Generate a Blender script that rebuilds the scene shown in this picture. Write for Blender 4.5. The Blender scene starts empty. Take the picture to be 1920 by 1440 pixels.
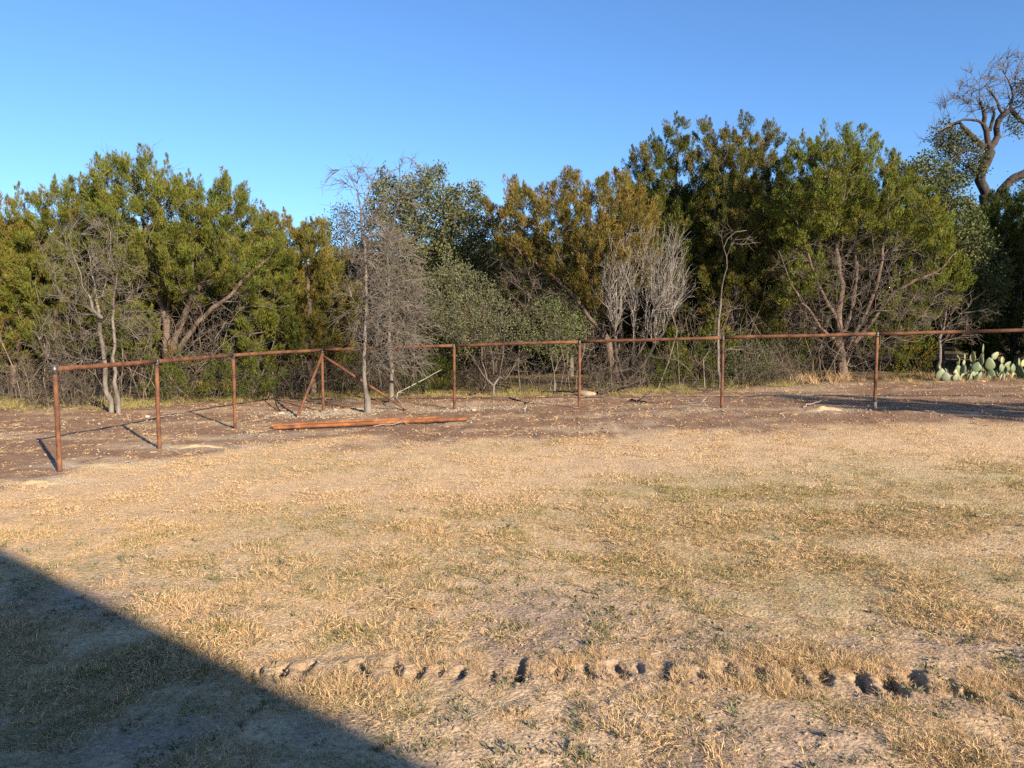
import bpy, math, random
import numpy as np
from mathutils import Vector

# ------------------------------------------------------------------ camera, sky, sun, exposure
SC = bpy.context.scene
COL = SC.collection
F_PX, CX, CY, CAM_H = 1442.0, 960.0, 720.0, 1.65
PITCH = math.atan(106 / F_PX)
cam_data = bpy.data.cameras.new('camera')
cam_data.sensor_width = 36
cam_data.lens = 36 * F_PX / 1920
cam_data.clip_end = 3000
cam = bpy.data.objects.new('camera', cam_data)
cam.location = (0, 0, CAM_H)
cam.rotation_euler = (math.pi / 2 - PITCH, 0, 0)
COL.objects.link(cam)
SC.camera = cam

SUN_EL = math.radians(20.7)
SUN_H = np.array([0.577, -0.817])            # horizontal direction towards the sun
world = bpy.data.worlds.new('World')
SC.world = world
world.use_nodes = True
wn = world.node_tree
sky = wn.nodes.new('ShaderNodeTexSky')
sky.sky_type = 'NISHITA'
sky.sun_disc = False
sky.sun_elevation = SUN_EL
sky.sun_rotation = math.atan2(SUN_H[0], SUN_H[1])
sky.air_density = 1.0
sky.dust_density = 0.5
sky.ozone_density = 7.0
sky.altitude = 300
bg = wn.nodes['Background']
bg.inputs[1].default_value = 0.102
wn.links.new(sky.outputs[0], bg.inputs[0])

sd = bpy.data.lights.new('sun', 'SUN')
sd.energy = 5.0
sd.angle = math.radians(0.5)
sd.color = (1.0, 0.85, 0.66)
sun = bpy.data.objects.new('sun', sd)
sun.location = (6, -8, 12)
_d = Vector((-SUN_H[0] * math.cos(SUN_EL), -SUN_H[1] * math.cos(SUN_EL), -math.sin(SUN_EL)))
sun.rotation_euler = _d.to_track_quat('-Z', 'Y').to_euler()
COL.objects.link(sun)

SC.view_settings.view_transform = 'Standard'
SC.view_settings.look = 'None'
SC.view_settings.exposure = 1.1
SC.view_settings.gamma = 1.0
SC.view_settings.use_curve_mapping = False
SC.render.engine = 'CYCLES'
SC.cycles.use_denoising = False
SC.cycles.max_bounces = 2
SC.cycles.diffuse_bounces = 1
SC.cycles.transparent_max_bounces = 4

# ------------------------------------------------------------------ numeric helpers
def hash2(ix, iy, seed):
    n = (ix.astype(np.int64) * 374761393 + iy.astype(np.int64) * 668265263 + seed * 1442695041) & 0xFFFFFFFF
    n = ((n ^ (n >> 13)) * 1274126177) & 0xFFFFFFFF
    return ((n ^ (n >> 16)) & 0xFFFFFF) / float(0xFFFFFF)

def vnoise(x, y, seed=0):
    ix = np.floor(x); iy = np.floor(y)
    fx = x - ix; fy = y - iy
    fx = fx * fx * (3 - 2 * fx); fy = fy * fy * (3 - 2 * fy)
    a = hash2(ix, iy, seed); b = hash2(ix + 1, iy, seed)
    c = hash2(ix, iy + 1, seed); d = hash2(ix + 1, iy + 1, seed)
    return (a * (1 - fx) + b * fx) * (1 - fy) + (c * (1 - fx) + d * fx) * fy

def fbm(x, y, seed=0, octv=4):
    s = 0; a = 0.5; t = 0
    for k in range(octv):
        s = s + a * vnoise(x * 2 ** k, y * 2 ** k, seed + k * 17); t += a; a *= 0.5
    return s / t

def sstep(a, b, v):
    t = np.clip((np.asarray(v, float) - a) / (b - a), 0, 1)
    return t * t * (3 - 2 * t)

def zbase(x, y):
    x = np.asarray(x, float); y = np.asarray(y, float)
    r = x + 3.75
    ramp = 0.5 * (r + np.sqrt(r * r + 0.3)) - 0.02
    ramp = np.where(ramp > 22, 22 + 0.2 * (ramp - 22), ramp)
    z = 0.0345 * ramp * sstep(4.5, 11.5, y)
    z = z + 0.05 * (fbm(x * 0.25 + 9, y * 0.25 + 5, 3, 2) - 0.5) * sstep(2, 6, y)
    return z

def norm(v):
    return v / np.maximum(np.linalg.norm(v, axis=-1, keepdims=True), 1e-9)

_c, _s = math.cos(PITCH), math.sin(PITCH)
def at(px, py, Y):
    """photo pixel + distance along the ground -> world point"""
    a = (px - CX) / F_PX; b = (CY - py) / F_PX
    d = np.array([a, _c + _s * b, -_s + _c * b])
    return np.array([0, 0, CAM_H]) + d * (Y / d[1])

def gpt(px, py):
    """photo pixel -> point on the ground"""
    a = (px - CX) / F_PX; b = (CY - py) / F_PX
    d = np.array([a, _c + _s * b, -_s + _c * b])
    t = CAM_H / max(-d[2], 0.02)
    for _ in range(30):
        p = np.array([0, 0, CAM_H]) + d * t
        zz = float(zbase(p[0], p[1]))
        t = t + 0.7 * ((CAM_H - zz) / max(-d[2], 0.02) - t)
    p = np.array([0, 0, CAM_H]) + d * t
    return p[0], p[1], float(zbase(p[0], p[1]))

# ------------------------------------------------------------------ materials
def new_mat(name):
    m = bpy.data.materials.new(name)
    m.use_nodes = True
    nt = m.node_tree
    return m, nt, nt.nodes['Principled BSDF']

def N(nt, kind, **kw):
    n = nt.nodes.new(kind)
    for k, v in kw.items():
        setattr(n, k, v)
    return n

def leaf_material(name, rough=0.6, spec=0.0, trans=0.22):
    m, nt, p = new_mat(name)
    at_ = N(nt, 'ShaderNodeAttribute', attribute_name='col')
    out = nt.nodes['Material Output']
    if spec > 0:
        p.inputs['Roughness'].default_value = rough
        p.inputs['Specular IOR Level'].default_value = spec
        nt.links.new(at_.outputs['Color'], p.inputs['Base Color'])
        base = p
    else:
        nt.nodes.remove(p)
        base = N(nt, 'ShaderNodeBsdfDiffuse')
        nt.links.new(at_.outputs['Color'], base.inputs['Color'])
    if trans > 0:
        tr = N(nt, 'ShaderNodeBsdfTranslucent')
        nt.links.new(at_.outputs['Color'], tr.inputs['Color'])
        mx = N(nt, 'ShaderNodeMixShader'); mx.inputs[0].default_value = trans
        nt.links.new(base.outputs[0], mx.inputs[1]); nt.links.new(tr.outputs[0], mx.inputs[2])
        nt.links.new(mx.outputs[0], out.inputs[0])
    else:
        nt.links.new(base.outputs[0], out.inputs[0])
    return m

def noise_material(name, c1, c2, scale=8, stretch=(1, 1, 1), rough=0.85, bump=0.3, c3=None, scale2=40, spec=0.2):
    m, nt, p = new_mat(name)
    tc = N(nt, 'ShaderNodeTexCoord'); mp = N(nt, 'ShaderNodeMapping')
    mp.inputs['Scale'].default_value = stretch
    nt.links.new(tc.outputs['Object'], mp.inputs[0])
    n1 = N(nt, 'ShaderNodeTexNoise'); n1.inputs['Scale'].default_value = scale; n1.inputs['Detail'].default_value = 6
    n1.inputs['Roughness'].default_value = 0.65
    nt.links.new(mp.outputs[0], n1.inputs['Vector'])
    cr = N(nt, 'ShaderNodeValToRGB')
    cr.color_ramp.elements[0].position = 0.32; cr.color_ramp.elements[1].position = 0.68
    cr.color_ramp.elements[0].color = (*c1, 1); cr.color_ramp.elements[1].color = (*c2, 1)
    if c3:
        e = cr.color_ramp.elements.new(0.5); e.color = (*c3, 1)
    nt.links.new(n1.outputs[0], cr.inputs[0])
    nt.links.new(cr.outputs[0], p.inputs['Base Color'])
    p.inputs['Roughness'].default_value = rough
    p.inputs['Specular IOR Level'].default_value = spec
    n2 = N(nt, 'ShaderNodeTexNoise'); n2.inputs['Scale'].default_value = scale2; n2.inputs['Detail'].default_value = 5
    nt.links.new(mp.outputs[0], n2.inputs['Vector'])
    b = N(nt, 'ShaderNodeBump'); b.inputs['Strength'].default_value = bump; b.inputs['Distance'].default_value = 0.02
    nt.links.new(n2.outputs[0], b.inputs['Height']); nt.links.new(b.outputs[0], p.inputs['Normal'])
    return m

M = {}
M['juniper'] = leaf_material('juniper_foliage', 0.65, 0.0, 0.08)
M['oak'] = leaf_material('oak_leaves', 0.55, 0.2, 0.15)
M['grass'] = leaf_material('grass_blades', 0.6, 0.0, 0.25)
M['bark_juniper'] = noise_material('juniper_bark', (0.065, 0.046, 0.036), (0.20, 0.145, 0.108), 9, (1, 1, 0.15), 0.9, 0.8)
M['bark_grey'] = noise_material('grey_bark', (0.085, 0.072, 0.060), (0.235, 0.20, 0.165), 11, (1, 1, 0.3), 0.9, 0.6)
M['bark_pale'] = noise_material('pale_bark', (0.17, 0.147, 0.124), (0.41, 0.365, 0.31), 11, (1, 1, 0.4), 0.9, 0.5)
M['bark_oak'] = noise_material('oak_bark', (0.025, 0.02, 0.017), (0.085, 0.068, 0.056), 9, (1, 1, 0.4), 0.9, 0.9)
M['bark_twig'] = noise_material('twig_bark', (0.085, 0.068, 0.055), (0.21, 0.17, 0.135), 6, (1, 1, 1), 0.9, 0.2)
M['dead_twig'] = noise_material('dead_twig_bark', (0.085, 0.071, 0.057), (0.235, 0.20, 0.162), 6, (1, 1, 1), 0.9, 0.2)
M['brush'] = noise_material('brush_stems', (0.06, 0.047, 0.035), (0.25, 0.20, 0.145), 3, (1, 1, 1), 0.9, 0.2)
M['rust'] = noise_material('rusted_pipe', (0.045, 0.024, 0.016), (0.225, 0.098, 0.045), 5.5, (1, 1, 1), 0.75, 0.35, (0.135, 0.058, 0.029), 90, 0.3)
M['rust_bright'] = noise_material('fresh_rusted_pipe', (0.08, 0.034, 0.018), (0.33, 0.135, 0.052), 6, (1, 1, 1), 0.75, 0.35, (0.22, 0.085, 0.032), 90, 0.3)
M['weld'] = noise_material('bare_weld_steel', (0.05, 0.045, 0.042), (0.22, 0.20, 0.185), 25, (1, 1, 1), 0.4, 0.3)
M['weld'].node_tree.nodes['Principled BSDF'].inputs['Metallic'].default_value = 0.6
M['concrete'] = noise_material('pale_concrete', (0.16, 0.135, 0.11), (0.30, 0.26, 0.22), 14, (1, 1, 1), 0.95, 0.5)
M['limestone'] = noise_material('limestone', (0.24, 0.185, 0.13), (0.47, 0.39, 0.30), 9, (1, 1, 1), 0.95, 0.6)
M['rock_tan'] = noise_material('tan_rock', (0.22, 0.16, 0.105), (0.40, 0.30, 0.205), 7, (1, 1, 1), 0.95, 0.6)
M['sand'] = noise_material('yellow_sand', (0.40, 0.29, 0.16), (0.56, 0.43, 0.25), 6, (1, 1, 1), 0.95, 0.5, None, 160)
M['wall'] = noise_material('pale_stone_wall', (0.40, 0.36, 0.30), (0.56, 0.51, 0.44), 3, (1, 1, 1), 0.9, 0.4)
M['roof'] = noise_material('grey_metal_roof', (0.16, 0.16, 0.16), (0.24, 0.24, 0.24), 4, (1, 1, 1), 0.5, 0.1)
M['trim'] = noise_material('white_trim', (0.62, 0.60, 0.57), (0.72, 0.70, 0.67), 4, (1, 1, 1), 0.6, 0.05)
M['glass'] = noise_material('dark_glass', (0.02, 0.025, 0.03), (0.04, 0.045, 0.05), 2, (1, 1, 1), 0.08, 0.0, None, 40, 0.5)
M['door'] = noise_material('brown_door', (0.14, 0.075, 0.04), (0.2, 0.11, 0.06), 5, (1, 1, 0.2), 0.5, 0.1)
M['cactus'] = leaf_material('cactus_pads', 0.5, 0.35, 0.0)

# ------------------------------------------------------------------ mesh helpers
def mesh_np(name, V, Fc, mat, parent=None, col=None, smooth=False):
    V = np.ascontiguousarray(V, dtype=np.float32).reshape(-1, 3)
    me = bpy.data.meshes.new(name)
    if isinstance(Fc, np.ndarray):
        Fc = [Fc]
    Fc = [np.asarray(f, dtype=np.int32) for f in Fc if len(f)]
    me.vertices.add(len(V)); me.vertices.foreach_set('co', V.ravel())
    if Fc:
        loops = np.concatenate([f.ravel() for f in Fc])
        tot = np.concatenate([np.full(len(f), f.shape[1], np.int32) for f in Fc])
        start = np.concatenate([[0], np.cumsum(tot)[:-1]]).astype(np.int32)
        me.loops.add(len(loops)); me.loops.foreach_set('vertex_index', loops)
        me.polygons.add(len(tot)); me.polygons.foreach_set('loop_start', start)
        me.polygons.foreach_set('loop_total', tot)
        if smooth:
            me.polygons.foreach_set('use_smooth', np.ones(len(tot), bool))
    if col is not None:
        ca = me.attributes.new('col', 'FLOAT_COLOR', 'POINT')
        c4 = np.ones((len(V), 4), np.float32); c4[:, :3] = col
        ca.data.foreach_set('color', c4.ravel())
    me.update(calc_edges=True)
    me.validate()
    if mat is not None:
        me.materials.append(mat)
    o = bpy.data.objects.new(name, me)
    COL.objects.link(o)
    if parent is not None:
        o.parent = parent
    return o

def tag(o, label=None, cat=None, group=None, kind=None):
    if label: o['label'] = label
    if cat: o['category'] = cat
    if group: o['group'] = group
    if kind: o['kind'] = kind
    return o

def empty(name, loc):
    o = bpy.data.objects.new(name, None)
    o.empty_display_size = 0.2
    o.location = loc
    COL.objects.link(o)
    return o

def copy_tree(o, parent=None):
    c = o.copy(); COL.objects.link(c)
    c.parent = parent
    for ch in o.children:
        copy_tree(ch, c)
    return c

REF = norm(np.array([0.31, 1.0, 0.17]))
def seg_tubes(P0, P1, R0, R1, T0, T1, k):
    """batch of tapered tube segments -> verts, quads"""
    n = len(P0)
    ang = np.arange(k) * 2 * math.pi / k
    def ring(P, R, T):
        u = norm(np.cross(T, REF)); v = np.cross(T, u)
        return P[:, None, :] + R[:, None, None] * (np.cos(ang)[None, :, None] * u[:, None, :] + np.sin(ang)[None, :, None] * v[:, None, :])
    V = np.concatenate([ring(P0, R0, T0), ring(P1, R1, T1)], axis=1)
    base = (np.arange(n) * 2 * k)[:, None]
    i = np.arange(k); j = (i + 1) % k
    Q = np.stack([base + i, base + j, base + j + k, base + i + k], axis=-1).reshape(-1, 4)
    return V.reshape(-1, 3), Q

def poly_tubes(PL, RL, k):
    """PL (n,m,3), RL (n,m): smooth-joined tubes"""
    n, m, _ = PL.shape
    T = np.empty_like(PL)
    T[:, 1:-1] = PL[:, 2:] - PL[:, :-2]; T[:, 0] = PL[:, 1] - PL[:, 0]; T[:, -1] = PL[:, -1] - PL[:, -2]
    T = norm(T)
    u = norm(np.cross(T, REF)); v = np.cross(T, u)
    ang = np.arange(k) * 2 * math.pi / k
    V = PL[:, :, None, :] + RL[:, :, None, None] * (np.cos(ang)[None, None, :, None] * u[:, :, None, :] + np.sin(ang)[None, None, :, None] * v[:, :, None, :])
    base = (np.arange(n) * m * k)[:, None, None] + (np.arange(m - 1) * k)[None, :, None]
    i = np.arange(k)[None, None, :]; j = (i + 1) % k
    Q = np.stack([base + i, base + j, base + j + k, base + i + k], axis=-1).reshape(-1, 4)
    return V.reshape(-1, 3), Q

def merge(parts):
    Vs, Fs, off = [], [], 0
    for V, Fc in parts:
        Vs.append(V); Fs.append(Fc + off); off += len(V)
    return np.concatenate(Vs), np.concatenate(Fs)

def pipe(p0, p1, r, k=14, cap=True, wobble=0.0, segs=1, seed=0):
    p0 = np.array(p0, float); p1 = np.array(p1, float)
    rg = np.random.default_rng(seed)
    t = np.linspace(0, 1, segs + 1)[:, None]
    P = p0 + (p1 - p0) * t
    if segs > 1:
        P[1:-1] += rg.normal(0, wobble, (segs - 1, 3))
    V, Q = poly_tubes(P[None], np.full((1, segs + 1), r), k)
    T = []
    if cap:
        n0 = len(V)
        V = np.concatenate([V, [p0, p1]])
        for i in range(k):
            T.append((i, n0, (i + 1) % k))
            e = segs * k
            T.append((e + (i + 1) % k, n0 + 1, e + i))
    return V, [Q, np.array(T, np.int32)]

def box(x0, x1, y0, y1, z0, z1):
    V = np.array([(x, y, z) for z in (z0, z1) for y in (y0, y1) for x in (x0, x1)], float)
    Q = np.array([(0, 2, 3, 1), (4, 5, 7, 6), (0, 1, 5, 4), (2, 6, 7, 3), (0, 4, 6, 2), (1, 3, 7, 5)], np.int32)
    return V, Q

def rock(rg, sx, sy, sz, rings=5, seg=8):
    V = []
    for a in range(rings + 1):
        th = math.pi * a / rings
        for b in range(seg):
            ph = 2 * math.pi * b / seg
            V.append((math.sin(th) * math.cos(ph), math.sin(th) * math.sin(ph), math.cos(th)))
    V = np.array(V)
    planes = norm(rg.normal(size=(9, 3))); h = rg.uniform(0.55, 0.9, 9)
    for pn, hh in zip(planes, h):
        d = V @ pn
        ex = np.maximum(d - hh, 0)
        V = V - ex[:, None] * pn
    V = V * (1 + rg.uniform(-.09, .09, (len(V), 1))) * np.array([sx, sy, sz])
    Q = [(a * seg + b, (a + 1) * seg + b, (a + 1) * seg + (b + 1) % seg, a * seg + (b + 1) % seg) for a in range(rings) for b in range(seg)]
    return V, np.array(Q, np.int32)

# ------------------------------------------------------------------ layout of the place
POST_PX = [(113, 888, 692), (299, 845, 678), (441, 803, 666), (606, 770, 656), (852, 765, 648), (1086, 765, 641), (1353, 765, 633), (1640, 765, 626)]
POST_D = [8.68, 10.35, 12.5, 15.1, 14.75, 14.05, 13.25, 12.55]
POSTS = []
for (px, pb, pt), d in zip(POST_PX, POST_D):
    b = at(px, pb, d); t = at(px - (3 if px < 500 else 0), pt, d)
    POSTS.append((b[0], d, float(zbase(b[0], d)), t[2]))
for k in (1, 2):                                                # the run goes on past the right edge
    x = POSTS[7][0] + 2.32 * k; y = POSTS[7][1] - 0.66 * k
    POSTS.append((x, y, float(zbase(x, y)), POSTS[7][3] + 0.072 * k))
FENCE = np.array([(p[0], p[1]) for p in POSTS])

def poly_dist(x, y, pts, closed=True):
    pts = np.asarray(pts, float)
    n = len(pts); best = np.full(np.shape(x), 1e9)
    rng_ = range(n) if closed else range(n - 1)
    for i in rng_:
        ax, ay = pts[i]; bx_, by_ = pts[(i + 1) % n]
        dx, dy = bx_ - ax, by_ - ay
        t = np.clip(((x - ax) * dx + (y - ay) * dy) / (dx * dx + dy * dy + 1e-12), 0, 1)
        best = np.minimum(best, np.hypot(x - ax - t * dx, y - ay - t * dy))
    return best

def inside(x, y, pts):
    pts = np.asarray(pts, float); r = np.zeros(np.shape(x), bool); n = len(pts)
    for i in range(n):
        ax, ay = pts[i]; bx_, by_ = pts[(i + 1) % n]
        if ay == by_: continue
        c = ((ay > y) != (by_ > y)) & (x < (bx_ - ax) * (y - ay) / (by_ - ay) + ax)
        r ^= c
    return r

# edge between lawn and cleared dirt, and between dirt and wood floor (distance y as a function of x)
_lb = np.array([gpt(px, py)[:2] for px, py in ((-300, 1010), (0, 925), (113, 893), (300, 862), (450, 845), (600, 834), (800, 822), (1000, 813), (1200, 806), (1400, 801), (1600, 797), (1920, 803))])
_fb = np.array([gpt(px, py)[:2] for px, py in ((-300, 762), (0, 770), (200, 768), (330, 757), (480, 752), (620, 745), (850, 742), (1090, 740), (1300, 735), (1500, 722), (1700, 716), (1920, 713))])
def lawn_edge(x): return np.interp(x, _lb[:, 0], _lb[:, 1])
def wood_edge(x): return np.interp(x, _fb[:, 0], _fb[:, 1])

GREEN = [(1450, 1085, .75), (1560, 1105, .6), (1280, 1050, .5), (1690, 905, .9), (1795, 905, .6), (1900, 902, .7), (1240, 925, .6), (1400, 922, .9), (1480, 938, .6),
         (1000, 978, .6), (880, 1045, .6), (640, 1060, .5), (690, 1380, .35), (1400, 1390, .16), (1240, 990, .6), (1720, 960, .7), (1890, 955, .8), (250, 1065, .5),
         (150, 1085, .4), (20, 1410, .4), (560, 985, .6), (1550, 1000, .6), (1100, 1060, .35), (1850, 1080, .5), (330, 1350, .3), (1330, 1110, .4)]
GREEN_W = [(gpt(px, py)[0], gpt(px, py)[1], r) for px, py, r in GREEN]
BARE = [(1180, 1190, .55), (1100, 1290, .5), (1050, 1390, .55), (1300, 1410, .5), (200, 1085, .25), (1580, 1215, .22), (1850, 1215, .35), (900, 1395, .45), (1480, 1400, .4), (1700, 1290, .25),
        (260, 1390, .3), (1000, 1120, .5), (1350, 960, .8), (1850, 980, .6), (1500, 905, .9), (1180, 870, .9), (950, 1060, .45), (60, 1130, .3), (430, 1150, .15)]
BARE_W = [(gpt(px, py)[0], gpt(px, py)[1], r) for px, py, r in BARE]
def blobs(x, y, lst):
    s = np.zeros(np.shape(x))
    for bx_, by_, r in lst:
        rx = r * (1.0 + 0.08 * by_)
        q = ((x - bx_) / rx) ** 2 + ((y - by_) / r) ** 2
        s = np.maximum(s, np.exp(-q * 1.1))
    return s

def zones(x, y):
    wig = (fbm(x * 0.9, y * 0.9, 11, 4) - 0.5)
    dirt = sstep(-0.45, 0.35, y - lawn_edge(x) + wig * 2.6)
    wood = sstep(-0.3, 0.5, y - wood_edge(x) + (fbm(x * 1.2, y * 1.2, 41, 3) - 0.5) * 1.6)
    green = np.clip(blobs(x, y, GREEN_W) * (0.35 + 1.3 * fbm(x * 3, y * 3, 21, 3)) + 0.35 * sstep(0.58, 0.75, fbm(x * 0.8 + 4, y * 0.8, 23, 3)), 0, 1) * (1 - dirt)
    bare = np.clip(blobs(x, y, BARE_W) * (0.45 + 1.1 * fbm(x * 2.5, y * 2.5, 31, 4)) + sstep(0.60, 0.72, fbm(x * 1.3, y * 1.3 + 7, 33, 4)) * 0.75, 0, 1) * (1 - dirt) * (1 - .85 * sstep(4.0, 6.5, y))
    return dirt, wood, green, bare

# tyre lug marks: a gently curved row across the foreground
_tr = np.array([gpt(px, py)[:2] for px, py in ((470, 1262), (760, 1256), (1100, 1258), (1350, 1264), (1520, 1272), (1760, 1290), (1960, 1318))])
def track_points():
    out = []
    seg = np.hypot(*np.diff(_tr, axis=0).T); cum = np.concatenate([[0], np.cumsum(seg)])
    rg = np.random.default_rng(5)
    s = 0.05
    while s < cum[-1]:
        x = np.interp(s, cum, _tr[:, 0]); y = np.interp(s, cum, _tr[:, 1])
        out.append((x + rg.normal(0, .012), y + rg.normal(0, .025), rg.choice([.6, .8, .9, 1.0, 1.15]), rg.normal(0, 0.16)))
        s += rg.uniform(0.095, 0.165)
    return out
TRACK = track_points()

def zrelief(x, y):
    """fine relief added to the ground sheet"""
    dirt, wood, green, bare = zones(x, y)
    near = 1 - sstep(9, 16, y)
    z = near * 0.030 * (fbm(x * 3.2, y * 3.2, 51, 3) - 0.5)
    z = z + (1 - sstep(5, 9, y)) * 0.020 * (fbm(x * 13, y * 13, 52, 3) - 0.5) * (0.6 + 0.6 * bare)
    z = z + dirt * 0.05 * (fbm(x * 5, y * 5, 53, 4) - 0.5)
    ty = np.interp(x, _tr[:, 0], _tr[:, 1])
    band = np.exp(-((y - ty) / 0.30) ** 2) * sstep(-1.7, -1.2, x) * (1 - sstep(2.6, 3.2, x))
    z = z + band * 0.022 * (fbm(x * 14, y * 14, 57, 3) - 0.2)
    for tx, tyy, sc, rot in TRACK:
        m = (np.abs(x - tx) < 0.3) & (np.abs(y - tyy) < 0.35)
        if not m.any(): continue
        lx = x[m] - tx; ly = y[m] - tyy
        a = rot + 0.32 * (0.6 - tx) * 0.45
        u = lx * math.cos(a) + ly * math.sin(a); v = -lx * math.sin(a) + ly * math.cos(a)
        jag = (vnoise(lx * 40 + tx * 31, ly * 40, 58) - 0.5) * 0.045
        tt = u + jag * .6
        g = np.clip(1 - (.018 - tt) / (.085 * sc), 0, 1) * (1 - sstep(.010, .026, tt)) * np.exp(-((v / (0.085 * sc)) ** 4))
        lip = np.exp(-(((u - 0.045 * sc) / 0.020) ** 2)) * np.exp(-((v / (0.11 * sc)) ** 4))
        z[m] = z[m] - 0.064 * sc * g + 0.008 * sc * lip
    return z

def zground(x, y):
    x = np.atleast_1d(np.asarray(x, float)); y = np.atleast_1d(np.asarray(y, float))
    return zbase(x, y) + zrelief(x, y)

# ------------------------------------------------------------------ ground sheet
def grow(a, b, s0, rate):
    out = [a]; s = s0
    while out[-1] < b:
        out.append(out[-1] + s); s *= rate
    return out
gx = np.array(sorted(set([-v for v in grow(1.5, 400, .03, 1.045)] + list(np.arange(-1.49, 2.7, .0125)) + grow(2.7, 400, .03, 1.045))))
gy = np.array([-v for v in grow(0, 300, .25, 1.12)][::-1][:-1] + list(np.arange(0, 2.2, .1)) + list(np.arange(2.2, 3.3, .036)) + list(np.arange(3.3, 4.1, .017)) + list(np.arange(4.1, 4.6, .036)) + grow(4.6, 500, .04, 1.032))
GX, GY = np.meshgrid(gx, gy)
X = GX.ravel(); Y = GY.ravel()
Z = zground(X, Y)
dirt, wood, green, bare = zones(X, Y)
def mixc(a, b, t): return a * (1 - t[:, None]) + b * t[:, None]
C = np.tile(np.array([0.58, 0.405, 0.232]), (len(X), 1))
C = mixc(C, np.array([0.33, 0.28, 0.14]), green * 0.6)
n1 = fbm(X * 0.7, Y * 0.7 + 3, 61, 4)
bs = mixc(np.tile(np.array([0.53, 0.385, 0.245]), (len(X), 1)), np.array([0.36, 0.262, 0.18]), sstep(0.42, 0.6, n1))
C = C * (1 - bare[:, None]) + bs * bare[:, None]
dcol = mixc(np.tile(np.array([0.265, 0.160, 0.098]), (len(X), 1)), np.array([0.42, 0.30, 0.19]), sstep(0.50, 0.68, fbm(X * 1.1 + 2, Y * 2.2, 63, 4)))
C = C * (1 - dirt[:, None]) + dcol * dirt[:, None]
wcol = mixc(np.tile(np.array([0.13, 0.095, 0.06]), (len(X), 1)), np.array([0.26, 0.20, 0.09]), sstep(0.45, 0.65, fbm(X * 1.5, Y * 1.5, 65, 3)))
C = C * (1 - wood[:, None]) + wcol * wood[:, None]
tyc = np.interp(X, _tr[:, 0], _tr[:, 1]); kb = .75 * np.exp(-((Y - tyc) / .2) ** 4) * sstep(-1.6, -1.2, X) * (1 - sstep(2.6, 3.2, X))
C = C * (1 - kb[:, None]) + np.array([.36, .25, .155]) * kb[:, None]      # turned-up soil in the wheel track
# pale sand and limestone dust spilled round the post holes
def spill(cx, cy, rx, ry, colr, a, sd):
    global C
    q = ((X - cx) / rx) ** 2 + ((Y - cy) / ry) ** 2
    k = a * sstep(0.0, 0.9, 1.25 - q + (fbm(X * 4, Y * 4, sd, 4) - 0.5) * 2.2)
    C = C * (1 - k[:, None]) + np.array(colr) * k[:, None]
for i, (px, py, rx, ry, a) in enumerate(((190, 872, 1.0, .35, .6), (370, 838, .9, .35, .55), (70, 905, .8, .3, .5), (600, 776, 1.0, .45, .9), (700, 768, .7, .4, .5), (860, 768, .9, .35, .45), (1545, 770, .7, .4, .5), (480, 818, .8, .4, .35), (1240, 772, 1.2, .3, .3))):
    g = gpt(px, py); spill(g[0], g[1], rx, ry, (0.55, 0.46, 0.33), a, 71 + i)
nx, ny = len(gx), len(gy)
ii = np.arange(nx - 1)[None, :] + np.arange(ny - 1)[:, None] * nx
ii = ii.ravel()
FQ = np.stack([ii, ii + 1, ii + 1 + nx, ii + nx], axis=-1)

gm, nt, p = new_mat('dry_ground')
ac = N(nt, 'ShaderNodeAttribute', attribute_name='col')
tc = N(nt, 'ShaderNodeTexCoord')
na = N(nt, 'ShaderNodeTexNoise'); na.inputs['Scale'].default_value = 38; na.inputs['Detail'].default_value = 8; na.inputs['Roughness'].default_value = 0.7
nb = N(nt, 'ShaderNodeTexNoise'); nb.inputs['Scale'].default_value = 5; nb.inputs['Detail'].default_value = 8; nb.inputs['Roughness'].default_value = 0.75
vo = N(nt, 'ShaderNodeTexVoronoi'); vo.inputs['Scale'].default_value = 55
for t_ in (na, nb, vo): nt.links.new(tc.outputs['Object'], t_.inputs['Vector'])
m1 = N(nt, 'ShaderNodeMath', operation='MULTIPLY_ADD'); m1.inputs[1].default_value = 2.3; m1.inputs[2].default_value = -0.14
nt.links.new(na.outputs[0], m1.inputs[0])
m2 = N(nt, 'ShaderNodeMath', operation='MULTIPLY_ADD'); m2.inputs[1].default_value = 1.0; m2.inputs[2].default_value = 0.5
nt.links.new(nb.outputs[0], m2.inputs[0])
m3 = N(nt, 'ShaderNodeMath', operation='MULTIPLY'); nt.links.new(m1.outputs[0], m3.inputs[0]); nt.links.new(m2.outputs[0], m3.inputs[1])
vm = N(nt, 'ShaderNodeVectorMath', operation='SCALE'); nt.links.new(ac.outputs['Color'], vm.inputs[0]); nt.links.new(m3.outputs[0], vm.inputs['Scale'])
nt.links.new(vm.outputs[0], p.inputs['Base Color'])
p.inputs['Roughness'].default_value = 0.95; p.inputs['Specular IOR Level'].default_value = 0.1
ad = N(nt, 'ShaderNodeMath', operation='MULTIPLY_ADD'); ad.inputs[1].default_value = -0.5
nt.links.new(vo.outputs['Distance'], ad.inputs[0]); nt.links.new(na.outputs[0], ad.inputs[2])
bm_ = N(nt, 'ShaderNodeBump'); bm_.inputs['Strength'].default_value = 0.5; bm_.inputs['Distance'].default_value = 0.025
nt.links.new(ad.outputs[0], bm_.inputs['Height']); nt.links.new(bm_.outputs[0], p.inputs['Normal'])
ground = mesh_np('ground', np.stack([X, Y, Z], -1), FQ, gm, None, C, True)
tag(ground, kind='structure')

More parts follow.
